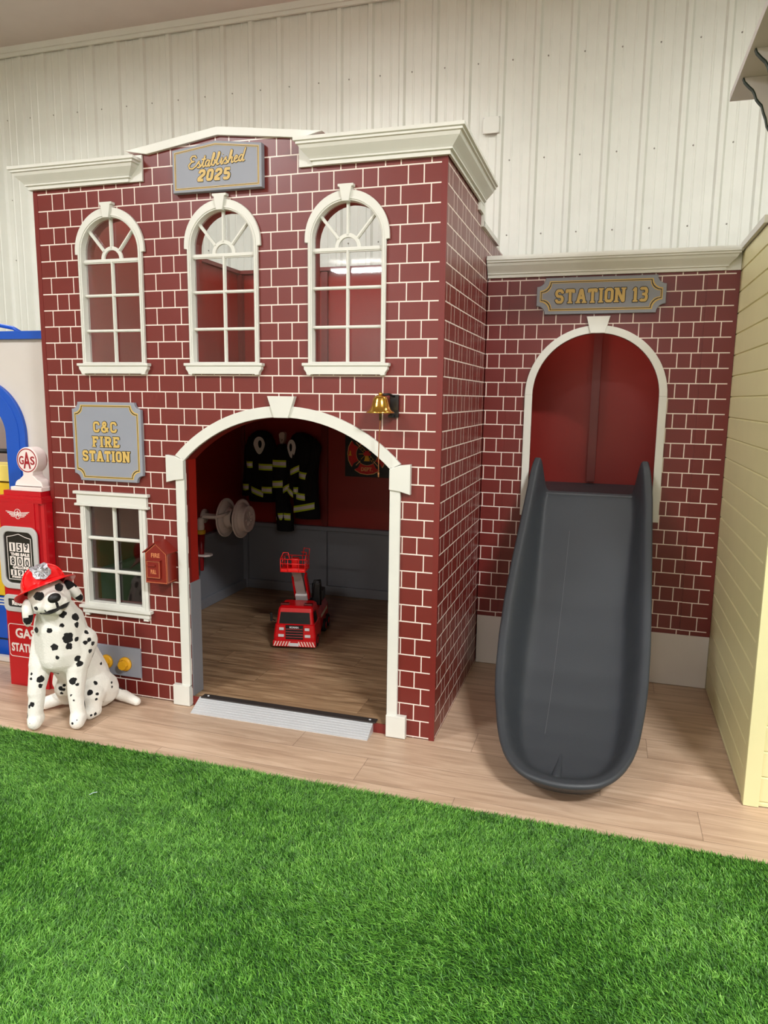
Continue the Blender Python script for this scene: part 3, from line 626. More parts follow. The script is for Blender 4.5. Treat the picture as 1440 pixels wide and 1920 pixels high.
q.text('DEPT.', PC[0], PC[1]-.109, .026, 1.9812, 1.983, bold=.001, width=.088)
q.build('gold_lettering', CRESTO, t)
MB().plate(arc(*PC, .0795, 0, 359, 40), 1.9822, 1.983).build('crest_disc', BLACK, t)
q = MB(); q.plate([(PC[0]-.024, PC[1]-.05), (PC[0]+.024, PC[1]-.05), (PC[0]+.017, PC[1]-.04), (PC[0]+.013, PC[1]-.012), (PC[0]-.013, PC[1]-.012), (PC[0]-.017, PC[1]-.04)], 1.980, 1.9818)
q.stroke([(PC[0]-.045, PC[1]-.038), (PC[0]+.04, PC[1]+.045)], .003, 1.980, 1.982); q.stroke([(PC[0]-.062, PC[1]+.0), (PC[0]-.02, PC[1]+.002)], .004, 1.980, 1.982)
for o_, d_ in (((-.05, .05), (.05, -.05)),):
    for e in (-.007, .007): q.stroke([(PC[0]+o_[0]+e, PC[1]+o_[1]+e), (PC[0]+d_[0]+e, PC[1]+d_[1]+e)], .0022, 1.980, 1.982)
    for k in range(6):
        u = PC[0]+o_[0]+(d_[0]-o_[0])*(k+.5)/6; v = PC[1]+o_[1]+(d_[1]-o_[1])*(k+.5)/6; q.stroke([(u-.007, v-.007), (u+.007, v+.007)], .0022, 1.980, 1.982)
q.plate([(PC[0]-.137, PC[1]-.014), (PC[0]-.117, PC[1]-.014), (PC[0]-.117, PC[1]-.006), (PC[0]-.121, PC[1]-.006), (PC[0]-.121, PC[1]+.016), (PC[0]-.127, PC[1]+.024), (PC[0]-.133, PC[1]+.016), (PC[0]-.133, PC[1]-.006), (PC[0]-.137, PC[1]-.006)], 1.980, 1.983)
q.build('crest_tools', CRESTY, t)
q = MB(); q.plate([(PC[0]-.03, PC[1]+.0), (PC[0]-.018, PC[1]-.012), (PC[0]+.024, PC[1]-.01), (PC[0]+.036, PC[1]+.006), (PC[0]+.02, PC[1]+.012), (PC[0]+.008, PC[1]+.026), (PC[0]-.012, PC[1]+.024), (PC[0]-.02, PC[1]+.01)], 1.979, 1.9802); q.build('crest_helmet', CREST, t)
#MORE
# ------------------------------------------------------------------ hose reel on the left inner wall
t = thing('toy_hose_reel', (-1.99, 1.41, .69), 'cream plastic hose reel with two round flanges on the inner left wall', 'hose reel')
ry, rz_ = 1.41, .69
q = MB(); q.lathe((-1.985, ry, rz_), (1, 0, 0), [(0, 0), (.05, 0), (.05, .01), (.02, .012), (.02, .16), (.05, .165)], 32); q.build('axle', REEL, t)
def flange(x, r=.134):
    q = MB(); q.lathe((x, ry, rz_), (1, 0, 0), [(0, 0), (r*.96, 0), (r, .004), (r, .012), (r*.95, .014), (r*.93, .010), (r*.80, .008), (r*.78, .016), (r*.5, .02), (0, .02)], 40); return q
flange(-1.82).build('flange', REEL, t)
MB().lathe((-1.80, ry, rz_), (1, 0, 0), [(.06, 0), (.075, .01), (.062, .03), (.062, .075), (.08, .10), (.08, .115)], 32).build('drum', REEL, t)
flange(-1.70).build('flange', REEL, t)
q = MB(); q.lathe((-1.68, ry, rz_), (1, 0, 0), [(.088, 0), (.085, .012), (.088, .03), (.090, .042), (.086, .047), (.074, .046), (.07, .044), (0, .044)], 36); q.build('hub_cap', REEL, t)
for k in range(7):
    a = k*2*PI/7+.3; p0 = Vector((-1.635, ry+.022*math.cos(a), rz_+.022*math.sin(a))); p1 = Vector((-1.634, ry+.05*math.cos(a+.25), rz_+.05*math.sin(a+.25)))
    MB().tube([p0, p1], .004, 8).build('hub_rib', REEL, t)
q = MB(); 
for k in range(3): q.lathe((-1.745+k*.012, ry, rz_), (1, 0, 0), [(.066, 0), (.072, .004), (.066, .009)], 30)
q.build('hose_wrap', mat('dark_hose_line', (70, 62, 62), .6), t)
t = thing('toy_fire_hose', (-1.9, 1.24, .72), 'cream flat hose leading from the reel to the nozzle on the inner left wall', 'hose')
q = MB(); path = [(-1.765, 1.355, .735), (-1.78, 1.32, .722), (-1.82, 1.27, .712), (-1.86, 1.24, .716), (-1.888, 1.235, .718), (-1.905, 1.236, .708), (-1.908, 1.238, .68), (-1.908, 1.239, .64)]
for off in (0, .016):
    rows = []
    for i, p in enumerate(path):
        v = Vector(p); rows.append([v+Vector((0, .0+off*(1 if i < 4 else .4), -.011)), v+Vector((-.003, off*(1 if i < 4 else .4), .0)), v+Vector((0, off*(1 if i < 4 else .4), .011)), v+Vector((.006, off*(1 if i < 4 else .4), .008)), v+Vector((.008, off*(1 if i < 4 else .4), 0)), v+Vector((.006, off*(1 if i < 4 else .4), -.008))])
    q.grid(rows, closed_v=True, caps=True)
q.build('hose', REEL, t)
t = thing('toy_hose_nozzle', (-1.908, 1.24, .35), 'red tapered toy hose nozzle with yellow collar standing in the white wall bracket', 'hose nozzle')
q = MB(); q.tube([(-1.908, 1.24, .345), (-1.908, 1.24, .350), (-1.908, 1.24, .47), (-1.908, 1.24, .60)], [.010, .013, .018, .027], 20); q.build('barrel', mat('nozzle_red', (128, 6, 14), .3), t)
MB().lathe((-1.908, 1.24, .598), (0, 0, 1), [(.0, 0), (.029, 0), (.031, .005), (.031, .024), (.027, .028), (0, .028)], 20).build('collar', mat('collar_yellow', (206, 160, 20), .4), t)
MB().lathe((-1.908, 1.24, .626), (0, 0, 1), [(.022, 0), (.024, .02), (.022, .045), (.024, .07), (.012, .085), (0, .086)], 20).build('hose_end', REEL, t)
t = thing('nozzle_bracket', (-1.975, 1.24, .45), 'white plastic bracket holding the nozzle on the inner left wall', 'bracket')
MB().bbox((-1.974, 1.195, .40), (-1.964, 1.285, .53), .003).build('back_plate', REEL, t)
q = MB(); sh = [(-1.964, 1.2), (-1.86, 1.2), (-1.835, 1.225), (-1.835, 1.262), (-1.86, 1.285), (-1.964, 1.285)]
hole_ = [(-1.908+.0245*math.cos(2*PI*k/18), 1.24+.0245*math.sin(2*PI*k/18)) for k in range(18)]
T0 = q.T; q.T = Matrix(((1, 0, 0, 0), (0, 0, 1, 0), (0, 1, 0, 0), (0, 0, 0, 1)))
q.plate(sh, .450, .462, [hole_], bev=.001); q.T = T0; q.build('shelf', REEL, t)

# ------------------------------------------------------------------ firefighter jackets
def folded(mb, rows, seg=26, amp=.006, seed=0):
    """rows = [(cx, cy, z, rx, ry)], loft of ellipses with cloth folds"""
    R = []
    for i, (cx, cy, z, rx, ry) in enumerate(rows):
        r = []
        for k in range(seg):
            a = 2*PI*k/seg; n = noise.noise(Vector((math.cos(a)*2.2+seed, math.sin(a)*2.2, z*7)))*amp*2 + amp*.6*math.sin(a*5+seed+z*6)
            r.append((cx+(rx+n)*math.cos(a), cy+(ry+n*.7)*math.sin(a), z))
        R.append(r)
    return mb.grid(R, closed_v=True, caps=True)
def dense(rows, n=5):
    out = []
    for a, b in zip(rows[:-1], rows[1:]):
        for k in range(n): out.append(tuple(x+(y-x)*(k/n) for x, y in zip(a, b)))
    return out+[rows[-1]]
def band(parent, x, y, z, w, h, slope=0, curve=.012, rx=None):
    def strip(z0, z1, dy):
        rows = []
        for k in range(9):
            u = -1+k/4; px = x+u*w/2; py = y+curve*u*u-dy; rows.append([(px, py, z+z0+slope*u*w/2), (px, py, z+z1+slope*u*w/2), (px, py+.004, z+z1+slope*u*w/2), (px, py+.004, z+z0+slope*u*w/2)])
        return rows
    o = MB().grid(strip(-h/2, h/2, 0), closed_v=True, caps=True, smooth=False).build('reflective_band', LIME, parent)
    MB().grid(strip(-h*.24, h*.24, .0012), closed_v=True, caps=True, smooth=False).build('silver_stripe', TAPE, o)
def badge(parent, x, y, z, w, h, flip=1):
    outl = [(x+w/2*math.cos(a)*(1-.25*max(0, -math.sin(a))), z+h/2*math.sin(a)*(1+.25*max(0, -math.sin(a)))) for a in [2*PI*k/24 for k in range(24)]]
    hole_ = [(x+.006*flip+w*.17*math.cos(a), z+.008+h*.2*math.sin(a)*(1.5 if math.sin(a) < 0 else 1)) for a in [2*PI*k/14 for k in range(14)]]
    MB().plate(outl, y-.003, y, [hole_]).build('white_badge', TAPE, parent)
j = thing('firefighter_jacket', (-1.80, 1.93, .72), 'black firefighter costume jacket with lime bands, leftmost of the hanging costumes', 'jacket', 'firefighter costumes')
q = MB(); folded(q, dense([(-1.80, 1.94, 1.262, .03, .02), (-1.80, 1.94, 1.24, .075, .03), (-1.80, 1.935, 1.19, .105, .045), (-1.80, 1.93, 1.05, .10, .05), (-1.80, 1.93, .90, .10, .05), (-1.795, 1.93, .735, .108, .05)]), seed=1); q.build('body', CLOTH, j)
q = MB(); folded(q, dense([(-1.865, 1.935, 1.215, .03, .03), (-1.880, 1.93, 1.15, .045, .04), (-1.888, 1.92, 1.0, .042, .042), (-1.895, 1.905, .88, .040, .04), (-1.89, 1.89, .78, .044, .04)]), seed=4); q.build('sleeve', CLOTH, j)
q = MB(); folded(q, dense([(-1.735, 1.93, 1.22, .03, .03), (-1.72, 1.92, 1.15, .048, .04), (-1.715, 1.91, 1.0, .052, .042), (-1.715, 1.9, .88, .045, .04), (-1.72, 1.89, .76, .048, .04)]), seed=9); q.build('sleeve', CLOTH, j)
badge(j, -1.785, 1.872, 1.165, .092, .115)
band(j, -1.872, 1.868, 1.013, .05, .048); band(j, -1.737, 1.858, 1.0, .11, .048); band(j, -1.897, 1.852, .845, .046, .048); band(j, -1.812, 1.868, .812, .105, .048, slope=-.35); band(j, -1.722, 1.845, .832, .082, .048)
j = thing('firefighter_trousers', (-1.60, 1.9, .53), 'black firefighter costume trousers with lime bands hanging in the middle of the costumes', 'trousers', 'firefighter costumes')
q = MB(); folded(q, dense([(-1.62, 1.92, 1.17, .03, .02), (-1.615, 1.90, 1.12, .05, .035), (-1.61, 1.88, 1.0, .055, .04), (-1.61, 1.875, .85, .055, .04), (-1.60, 1.87, .74, .058, .042), (-1.582, 1.865, .62, .068, .048), (-1.580, 1.87, .535, .064, .048)]), seed=14); q.build('leg', CLOTH, j)
band(j, -1.612, 1.832, 1.033, .105, .052); band(j, -1.625, 1.828, .882, .082, .052, slope=.08); band(j, -1.598, 1.818, .645, .07, .052, slope=.1); band(j, -1.548, 1.815, .648, .058, .052, slope=-.05)
j = thing('firefighter_jacket', (-1.43, 1.93, .6), 'black firefighter costume jacket with lime bands, rightmost of the hanging costumes', 'jacket', 'firefighter costumes')
q = MB(); folded(q, dense([(-1.49, 1.94, 1.255, .03, .02), (-1.475, 1.94, 1.235, .075, .03), (-1.455, 1.935, 1.18, .115, .045), (-1.44, 1.93, 1.05, .105, .05), (-1.445, 1.925, .90, .10, .05), (-1.43, 1.92, .76, .10, .05), (-1.42, 1.915, .63, .098, .05)]), seed=24); q.build('body', CLOTH, j)
q = MB(); folded(q, dense([(-1.40, 1.93, 1.215, .04, .03), (-1.365, 1.92, 1.16, .05, .035), (-1.375, 1.915, 1.05, .045, .04), (-1.41, 1.89, .95, .045, .04), (-1.43, 1.88, .80, .045, .04)]), seed=28); q.build('sleeve', CLOTH, j)
q = MB(); folded(q, dense([(-1.52, 1.92, 1.21, .03, .03), (-1.515, 1.90, 1.12, .04, .04), (-1.50, 1.885, 1.0, .042, .04), (-1.525, 1.87, .88, .04, .04), (-1.52, 1.875, .80, .04, .04)]), seed=33); q.build('sleeve', CLOTH, j)
badge(j, -1.518, 1.855, 1.150, .066, .12, -1)
band(j, -1.494, 1.838, .987, .07, .046, slope=.5); band(j, -1.428, 1.842, .952, .066, .05, slope=-.15); band(j, -1.556, 1.822, .853, .05, .046, slope=.6); band(j, -1.524, 1.822, .835, .045, .046, slope=-1.0); band(j, -1.484, 1.83, .842, .04, .05); band(j, -1.444, 1.828, .800, .068, .05, slope=-.15); band(j, -1.43, 1.858, .715, .165, .05, slope=.22)
t = thing('coat_hook', (-1.64, 1.97, 1.2), 'pale pink coat hook above the hanging firefighter costumes', 'hook')
MB().plate([(-1.652, 1.15), (-1.640, 1.15), (-1.624, 1.20), (-1.620, 1.245), (-1.632, 1.258), (-1.655, 1.255), (-1.668, 1.24), (-1.664, 1.205)], 1.955, 1.999, bev=.003).build('hook_plate', REEL, t)
MB().tube([(-1.64, 1.957, 1.20), (-1.64, 1.935, 1.19), (-1.638, 1.925, 1.205)], .006, 10).build('peg', REEL, t)

# ------------------------------------------------------------------ toy fire truck
t = thing('toy_fire_truck', (-1.03, .80, .046), 'red ride-on toy fire truck with raised white boom and basket on the playhouse floor', 'toy truck')
TT = Matrix.Translation((-1.026, .785, .046)) @ Matrix.Rotation(math.radians(12), 4, 'Z')
def TB(): q = MB(); q.T = TT; return q
def loftbox(q, secs, r=.012):
    """secs = [(z, x0, x1, y0, y1)] rounded rectangles"""
    rows = []
    for z, a, b, c, d in secs: rows.append([(u, v, z) for u, v in rrect(a, c, b, d, r, 4)])
    return q.grid(rows, closed_v=True, caps=True, smooth=False)
loftbox(TB(), [(.045, -.125, .125, .0, .19), (.075, -.127, .127, -.002, .19), (.145, -.118, .118, .004, .19), (.150, -.112, .112, .010, .19), (.222, -.104, .104, .024, .188), (.240, -.100, .100, .032, .185), (.250, -.088, .088, .05, .175)], .014).build('cab', TRED, t)
loftbox(TB(), [(.035, -.108, .108, .17, .54), (.06, -.112, .112, .17, .545), (.14, -.11, .11, .17, .545), (.175, -.095, .095, .19, .53), (.185, -.08, .08, .2, .52)], .02).build('rear_body', TRED, t)
ws = TB(); ws.add([(-.092, .006, .153), (.092, .006, .153), (.086, .021, .218), (-.086, .021, .218), (-.092, .012, .153), (.092, .012, .153), (.086, .027, .218), (-.086, .027, .218)], [(0,1,2,3),(7,6,5,4),(0,4,5,1),(1,5,6,2),(2,6,7,3),(3,7,4,0)]); ws.build('windscreen', DARKW, t)
TB().add([(.1185, .03, .155), (.117, .11, .155), (.108, .105, .216), (.1095, .045, .216)], [(0,1,2,3)]).add([(.114, .03, .155), (.113, .11, .155), (.104, .105, .216), (.105, .045, .216)], [(3,2,1,0)]).build('side_window', DARKW, t)
g_ = TB().bbox((-.052, -.006, .062), (.052, .004, .146), .002).build('grille', BLACK, t)
for z in (.074, .090, .106, .122): TB().bbox((-.051, -.0085, z), (.051, -.004, z+.004), .001).build('grille_bar', mat('grille_rose', (170, 60, 60), .4), t)
TB().text('SCANIA', 0, .1355, .0095, -.0085, -.0058, bold=.0006, width=.056).build('lettering', LAMPG, t)
for s_ in (-1, 1):
    for z, w in ((.116, .028), (.075, .034)): TB().bbox((min(s_*.062, s_*(.062+w)), -.007, z), (max(s_*.062, s_*(.062+w)), .0, z+.016), .002).build('headlight', LAMPG, t)
q = TB().bbox((-.128, -.012, .018), (.128, .02, .054), .004); q.build('bumper', TRED, t)
q = TB()
for s_ in (-1, 1):
    for k in range(6):
        a = .034+k*.0165
        if a > .118: continue
        q.add([(s_*a, -.0125, .022), (s_*(a+.008), -.0125, .022), (s_*(a+.008-.012), -.0125, .050), (s_*(a-.012), -.0125, .050)][::1], [(0,1,2,3)])
q.build('hazard_stripes', mat('stripe_pink_white', (244, 206, 196), .4), t)
TB().bbox((-.030, -.0145, .022), (.028, -.011, .042), .001).build('number_plate', LAMPG, t)
for s_ in (-1, 1):
    for yy in (.07, .36, .47):
        w_ = TB(); w_.lathe((s_*.128, yy, .04), (-s_, 0, 0), [(.0, .006), (.022, .006), (.025, .0), (.036, .0), (.0405, .006), (.0405, .03), (.036, .036), (0, .036)], 24)
        wo = w_.build('wheel', RUBBER, t); TB().lathe((s_*.129, yy, .04), (-s_, 0, 0), [(0, 0), (.019, 0), (.023, .006), (0, .008)], 20).build('wheel_rim', TRED, wo)
for s_ in (-1, 1):
    TB().bbox((s_*.07-.026, .055, .247), (s_*.07+.026, .085, .262), .005).build('roof_light', mat('dark_red_lens', (90, 6, 10), .25), t)
TB().tube([(-.118, .02, .165), (-.138, .012, .175), (-.138, .012, .215)], .004).build('mirror_arm', BLACK, t)
TB().bbox((-.146, .005, .165), (-.132, .018, .215), .003).build('mirror', BLACK, t)
TB().bbox((-.055, .205, .175), (.055, .30, .235), .006).build('turret', BLACK, t)
def boom(q, a, b, w, h):
    a, b = Vector(a), Vector(b); d = (b-a).normalized(); n = Vector((0, -d.z, d.y)).normalized()
    L = []
    for p in (a, b):
        for sx, sn in ((-1, -1), (1, -1), (1, 1), (-1, 1)): L.append(p+Vector((sx*w/2, 0, 0))+n*sn*h/2)
    return q.add(L, [(0,1,2,3),(7,6,5,4),(0,4,5,1),(1,5,6,2),(2,6,7,3),(3,7,4,0)])
boom(TB(), (0, .255, .225), (0, .215, .285), .072, .05).build('boom_base', LAMPG, t)
boom(TB(), (0, .235, .26), (-.012, .12, .46), .056, .03).build('boom', TGREY, t)
for s_ in (-1, 1):
    q = TB(); boom(q, (s_*.040, .25, .25), (s_*.038, .15, .415), .012, .04); q.build('boom_rail', TRED, t)
q = TB()
bx0, bx1, by0, by1, bz = -.088, .058, .035, .15, .455
q.bbox((bx0, by0, bz), (bx1, by1, bz+.018), .004); q.build('basket_floor', mat('toy_bright_red', (255, 20, 24), .3), t)
q = TB()
for z in (.022, .05, .078):
    q.tube([(bx0, by1, bz+z), (bx0, by0, bz+z), (bx1, by0, bz+z), (bx1, by1, bz+z), (bx0, by1, bz+z)], .0026, 6)
for u, v in ((bx0, by0), (bx0, by1), (bx1, by0), (bx1, by1), (-.045, by0), (.02, by0), (bx0, .09), (bx1, .09), (-.045, by1), (.02, by1)): q.tube([(u, v, bz), (u, v, bz+.08)], .0024, 6)
q.tube([(bx0, by0, bz+.078), (bx0+.015, by0+.01, bz+.115), (-.045, by0+.012, bz+.115), (-.032, by0, bz+.078)], .0028, 6)
q.tube([(bx1, by1, bz+.078), (bx1+.006, by1, bz+.12), (.03, by1, bz+.125), (.022, by1, bz+.078)], .0028, 6); q.tube([(bx1, by0, bz+.078), (bx1+.004, by0+.03, bz+.115), (.03, by0+.03, bz+.118)], .0026, 6)
q.build('basket_rails', mat('toy_bright_red_rail', (255, 40, 40), .3), t)
TB().bbox((-.03, .07, bz+.018), (.008, .12, bz+.075), .005).build('basket_console', mat('toy_console_red', (236, 14, 20), .3), t)
q = TB(); q.tube([(.058, .30, .18), (.058, .285, .30), (.068, .29, .345), (.098, .30, .345), (.098, .32, .30), (.095, .33, .18)], .008, 10); q.bbox((.05, .285, .19), (.10, .30, .33), .006); q.build('backrest', BLACK, t)
TB().bbox((.03, .40, .185), (.10, .50, .255), .01).build('seat', mat('toy_dark_grey', (60, 58, 60), .4), t)
q = TB(); 
for k in range(9): q.bbox((.1115, .27+k*.024, .115), (.1135, .286+k*.024, .135), .0004)
q.build('side_marking', mat('side_marking_cream', (226, 206, 180), .5), t)

# ------------------------------------------------------------------ slide
def interp(tab, y, k): return float(np.interp(-y, [-r[0] for r in tab], [r[k] for r in tab]))
RIM = [(1.05, 1.205, .297, .874), (1.0, 1.155, .286, .886), (.9, 1.035, .276, .897), (.75, .875, .262, .898), (.6, .725, .249, .899), (.45, .578, .240, .899), (.3, .44, .241, .897), (.15, .325, .252, .888), (.05, .265, .266, .877), (-.05, .220, .288, .862), (-.13, .188, .306, .848), (-.2, .165, .326, .828), (-.26, .146, .350, .802), (-.31, .133, .378, .772), (-.35, .123, .415, .734), (-.375, .118, .45, .698), (-.392, .114, .49, .655), (-.398, .113, .535, .61)]
BED = [(1.05, 1.025), (1.0, .985), (.9, .862), (.75, .690), (.6, .530), (.45, .395), (.3, .275), (.15, .185), (.0, .125), (-.12, .092), (-.25, .074), (-.4, .07)]
t = thing('playground_slide', (.587, .3, 0), 'charcoal plastic slide coming down from the tall arch to the wooden floor', 'slide')
ROWS = []
SP = -.06     # spine stops here, the front fans out
U = [0, .18, .36, .52, .64, .70, .75, .80, .84, .88, .915, .945, .975, .99, 1.0]
def prof(u, wall=1.):
    a = min(1, max(0, (u-.60-wall)/(.34-wall*1.2))); return (a*a*(3-2*a))
ys = list(np.linspace(1.06, SP, 44)); front = [y for y in np.linspace(SP, -.398, 18)][1:]
outline = [('L', y) for y in ys+front] + [('R', y) for y in (ys+front)[::-1]]
def oxy(side, y): return interp(RIM, y, 2 if side == 'L' else 3)
mats = []
for side, y in outline:
    x = oxy(side, y); zr = interp(RIM, y, 1); sy = max(y, SP); c = Vector((.587, sy)); e = Vector((x, y)); row = []
    for u in U:
        p = c+(e-c)*u; zb = float(np.interp(-p.y, [-r[0] for r in BED], [r[1] for r in BED]))
        lip = .0
        z = zb+(zr-zb)*prof(u, .16*min(1, max(0, (y-.55)/.45)))
        if u > .94: z += .0
        if y > 1.0: z = z
        row.append((p.x, p.y, z))
    d = (e-c).normalized() if (e-c).length > 1e-6 else Vector((0, -1))
    # rolled rim and outer skirt
    zb = float(np.interp(-y, [-r[0] for r in BED], [r[1] for r in BED]))
    foot = max(0, min(1, (.35-y)/.3)); fr_ = max(0, min(1, (-.05-y)/.2))
    row += [(e.x+d.x*.006, e.y+d.y*.006, zr-.004), (e.x+d.x*.009, e.y+d.y*.009, zr-.012), (e.x+d.x*.006, e.y+d.y*.006, zr-.024)]
    e2 = c+(e-c)*.95; row.append((e2.x, e2.y, zr-.034-(.0 if foot else 0)))
    e3 = c+(e-c)*(.88-.10*foot-.08*fr_); row.append((e3.x, e3.y, max(.012, min(zr-.05, zb-.02-(.05*foot)))))
    e4 = c+(e-c)*(.74-.04*foot-.12*fr_); row.append((e4.x, e4.y, max(.0015, zb-.04-(.09*foot))))
    row.append((c.x, c.y, max(.0015, zb-.04-(.09*foot))))
    ROWS.append(row)
q = MB(); q.grid(ROWS, smooth=True)
sl = q.build('slide_chute', SLATE, t, merge=True)
sb = sl.modifiers.new('soft', 'SUBSURF'); sb.levels = 1; sb.render_levels = 2
# moulded drainage groove near the foot and top threshold
q = MB(); q.tube([(.553, -.315, .066), (.553, -.305, .068), (.554, -.28, .068), (.558, -.2, .071), (.563, -.10, .084), (.566, .0, .113)], [.008, .018, .021, .016, .011, .004], 14); q.build('moulded_rib', SLATE, t)
MB().bbox((.345, 1.03, .98), (.828, 1.07, 1.022), .008).build('top_lip', SLATE, t)
MB().tube([(.505+.02*(y-.9), y, float(np.interp(-y, [-r[0] for r in BED], [r[1] for r in BED]))+.0012) for y in np.linspace(.88, -.02, 24)], .0007, 6).build('mould_line', mat('pale_mould_line', (104, 106, 108), .6), t)

# ------------------------------------------------------------------ gas pump
t = thing('toy_gas_pump', (-2.14, .02, 0), 'red toy gas pump with white GAS globe standing left of the brick playhouse', 'gas pump')
PX0, PX1, PY = -2.281, -2.003, -.075
q = MB(); pl = [(PX0, PY+.012), (PX0+.012, PY), (PX1-.022, PY), (PX1-.018, PY+.012), (PX1-.004, PY+.018), (PX1, PY+.03), (PX1, -.003), (-2.016, .002), (-2.016, .13), (PX0, .13)]
q.grid([[(a, b, z) for a, b in pl] for z in (.0, .985)], closed_v=True, caps=True, smooth=False); q.build('cabinet', PRED, t)
MB().bbox((PX0+.02, PY-.006, .01), (PX1-.045, PY+.004, .975), .003).build('front_panel', PRED, t)
for k, (i_, z0, z1) in enumerate(((-.004, .975, .992), (.006, .992, 1.006), (.024, 1.006, 1.030))):
    q = MB(); q.grid([[(a, b, z) for a, b in [(PX0+i_, PY+i_), (PX1-i_, PY+i_), (PX1-i_, -.003), (-2.016-i_*.5, .0), (-2.016-i_*.5, .13), (PX0+i_, .13)]] for z in (z0, z1)], closed_v=True, caps=True, smooth=False); q.build('cap_step', PRED, t)
GX, GY, GZ = -2.118, .0, 1.184
MB().bbox((GX-.095, GY-.05, 1.030), (GX+.095, GY+.06, 1.050), .003).build('globe_base', PINKW, t)
gl = [(GX-.085, 1.050), (GX+.085, 1.050)]+arc(GX+.050, 1.052, .035, 0, 80, 6)+[(GX+.030, 1.108)]+arc(GX, GZ, .066, -62, 242, 36)+[(GX-.030, 1.108)]+arc(GX-.050, 1.052, .035, 100, 180, 6)
MB().plate(gl, GY-.03, GY+.04, bev=.004).build('globe', PINKW, t)
MB().plate(arc(GX, GZ, .060, 0, 359, 40), GY-.0315, GY-.03, [arc(GX, GZ, .0555, 0, 359, 40)]).build('globe_ring', mat('globe_ring_red', (158, 18, 34), .4), t)
q = MB(); q.text('A', GX, GZ, .080, GY-.0318, GY-.03, bold=.002, width=.044); q.text('G', GX-.034, GZ, .040, GY-.0318, GY-.03, bold=.001, width=.028); q.text('S', GX+.034, GZ, .040, GY-.0318, GY-.03, bold=.001, width=.026); q.build('globe_lettering', mat('globe_letter_red', (158, 18, 34), .4), t)
y = PY-.0065; pc = -2.148
WP = mat('pump_white_print', (236, 226, 220), .45)
q = MB(); q.plate([(pc+.021*math.cos(a), .917+.026*math.sin(a)) for a in [2*PI*k/30 for k in range(30)]], y-.0015, y, [[(pc+.0185*math.cos(a), .917+.0235*math.sin(a)) for a in [2*PI*k/30 for k in range(30)]]])
for s_ in (-1, 1):
    for k, (zz, e, wd) in enumerate(((.926, .073, .003), (.919, .063, .004), (.911, .052, .004), (.903, .043, .003))): q.stroke([(pc+s_*.021, zz-.002), (pc+s_*e, zz+.003)], wd, y-.0014, y)
q.text('A', pc, .917, .032, y-.0018, y, bold=.0008, width=.018); q.text('G', pc-.0115, .917, .018, y-.0018, y, bold=.0005, width=.012); q.text('S', pc+.0115, .917, .018, y-.0018, y, bold=.0005, width=.011)
q.build('wing_emblem', WP, t)
dx0, dx1, dz0, dz1 = pc-.121, pc+.118, .528, .853
q = MB(); q.plate(rrect(dx0, dz0, dx1, dz1, .045), y-.012, y, [rrect(dx0+.028, dz0+.030, dx1-.028, dz1-.028, .034)], bev=.004); q.build('display_bezel', CHROME, t)
MB().plate(rrect(dx0+.026, dz0+.028, dx1-.026, dz1-.026, .034), y-.002, y).build('display', mat('display_black', (38, 34, 32), .2), t)
def gy(a): return [(pc-.078+a, .575+a), (pc+.072-a, .575+a), (pc+.072-a, .794-a), (pc+.04, .800-a), (pc-.003, .815-a), (pc-.045, .804-a), (pc-.078+a, .798-a)]
q = MB(); q.plate(gy(0), y-.003, y-.0019, [gy(.003)]); q.build('display_line', WP, t)
TR = -.025
for word, z, hh, wd in (('THIS SALE', .708, .014, .118), ('GALLONS', .640, .014, .10), ('PRICE PER GALLON', .589, .008, .115)):
    MB().text(word, pc, z, hh, y-.003, y-.0019, bold=.0012, width=wd).build('lettering', WP, t)
for row, z in (('1.59', .745), ('800', .673), ('1.99', .612)):
    digs = [c for c in row if c != '.']
    for k, c in enumerate(digs):
        hgt = .046 if z > .62 else .030; cxk = pc-.046+k*.044
        o = MB().box((cxk-.018, y-.003, z-hgt/2), (cxk+.018, y-.0019, z+hgt/2)).build('digit_tile', WP, t)
        MB().text(c, cxk, z+(.006 if k == 2 and z > .62 else 0)*(1 if z > .7 else -1), hgt*.78, y-.0038, y-.0029, bold=.0008, width=.008 if c == '1' else .02).build('digit', BLACK, o)
q = MB(); q.plate(rrect(pc-.118, .405, pc+.118, .495, .028), y-.008, y, [rrect(pc-.092, .430, pc+.092, .472, .010)], bev=.003); q.build('grade_bezel', CHROME, t)
MB().box((pc-.094, y-.002, .428), (pc+.094, y, .474)).build('grade_window', mat('grade_black', (46, 42, 42), .3), t)
MB().text('REGULAR', pc, .451, .022, y-.0032, y-.0019, bold=.0015, width=.14).build('lettering', WP, t)
q = MB(); q.plate(rrect(pc-.108, .160, pc+.108, .338, .018), y-.0012, y, [rrect(pc-.1045, .1635, pc+.1045, .3345, .015)])
q.build('outline_box', WP, t)
MB().text('GAS', pc, .290, .048, y-.0012, y, bold=.002, width=.128).build('lettering', WP, t)
MB().text('STATION', pc, .212, .042, y-.0012, y, bold=.002, width=.188).build('lettering', WP, t)

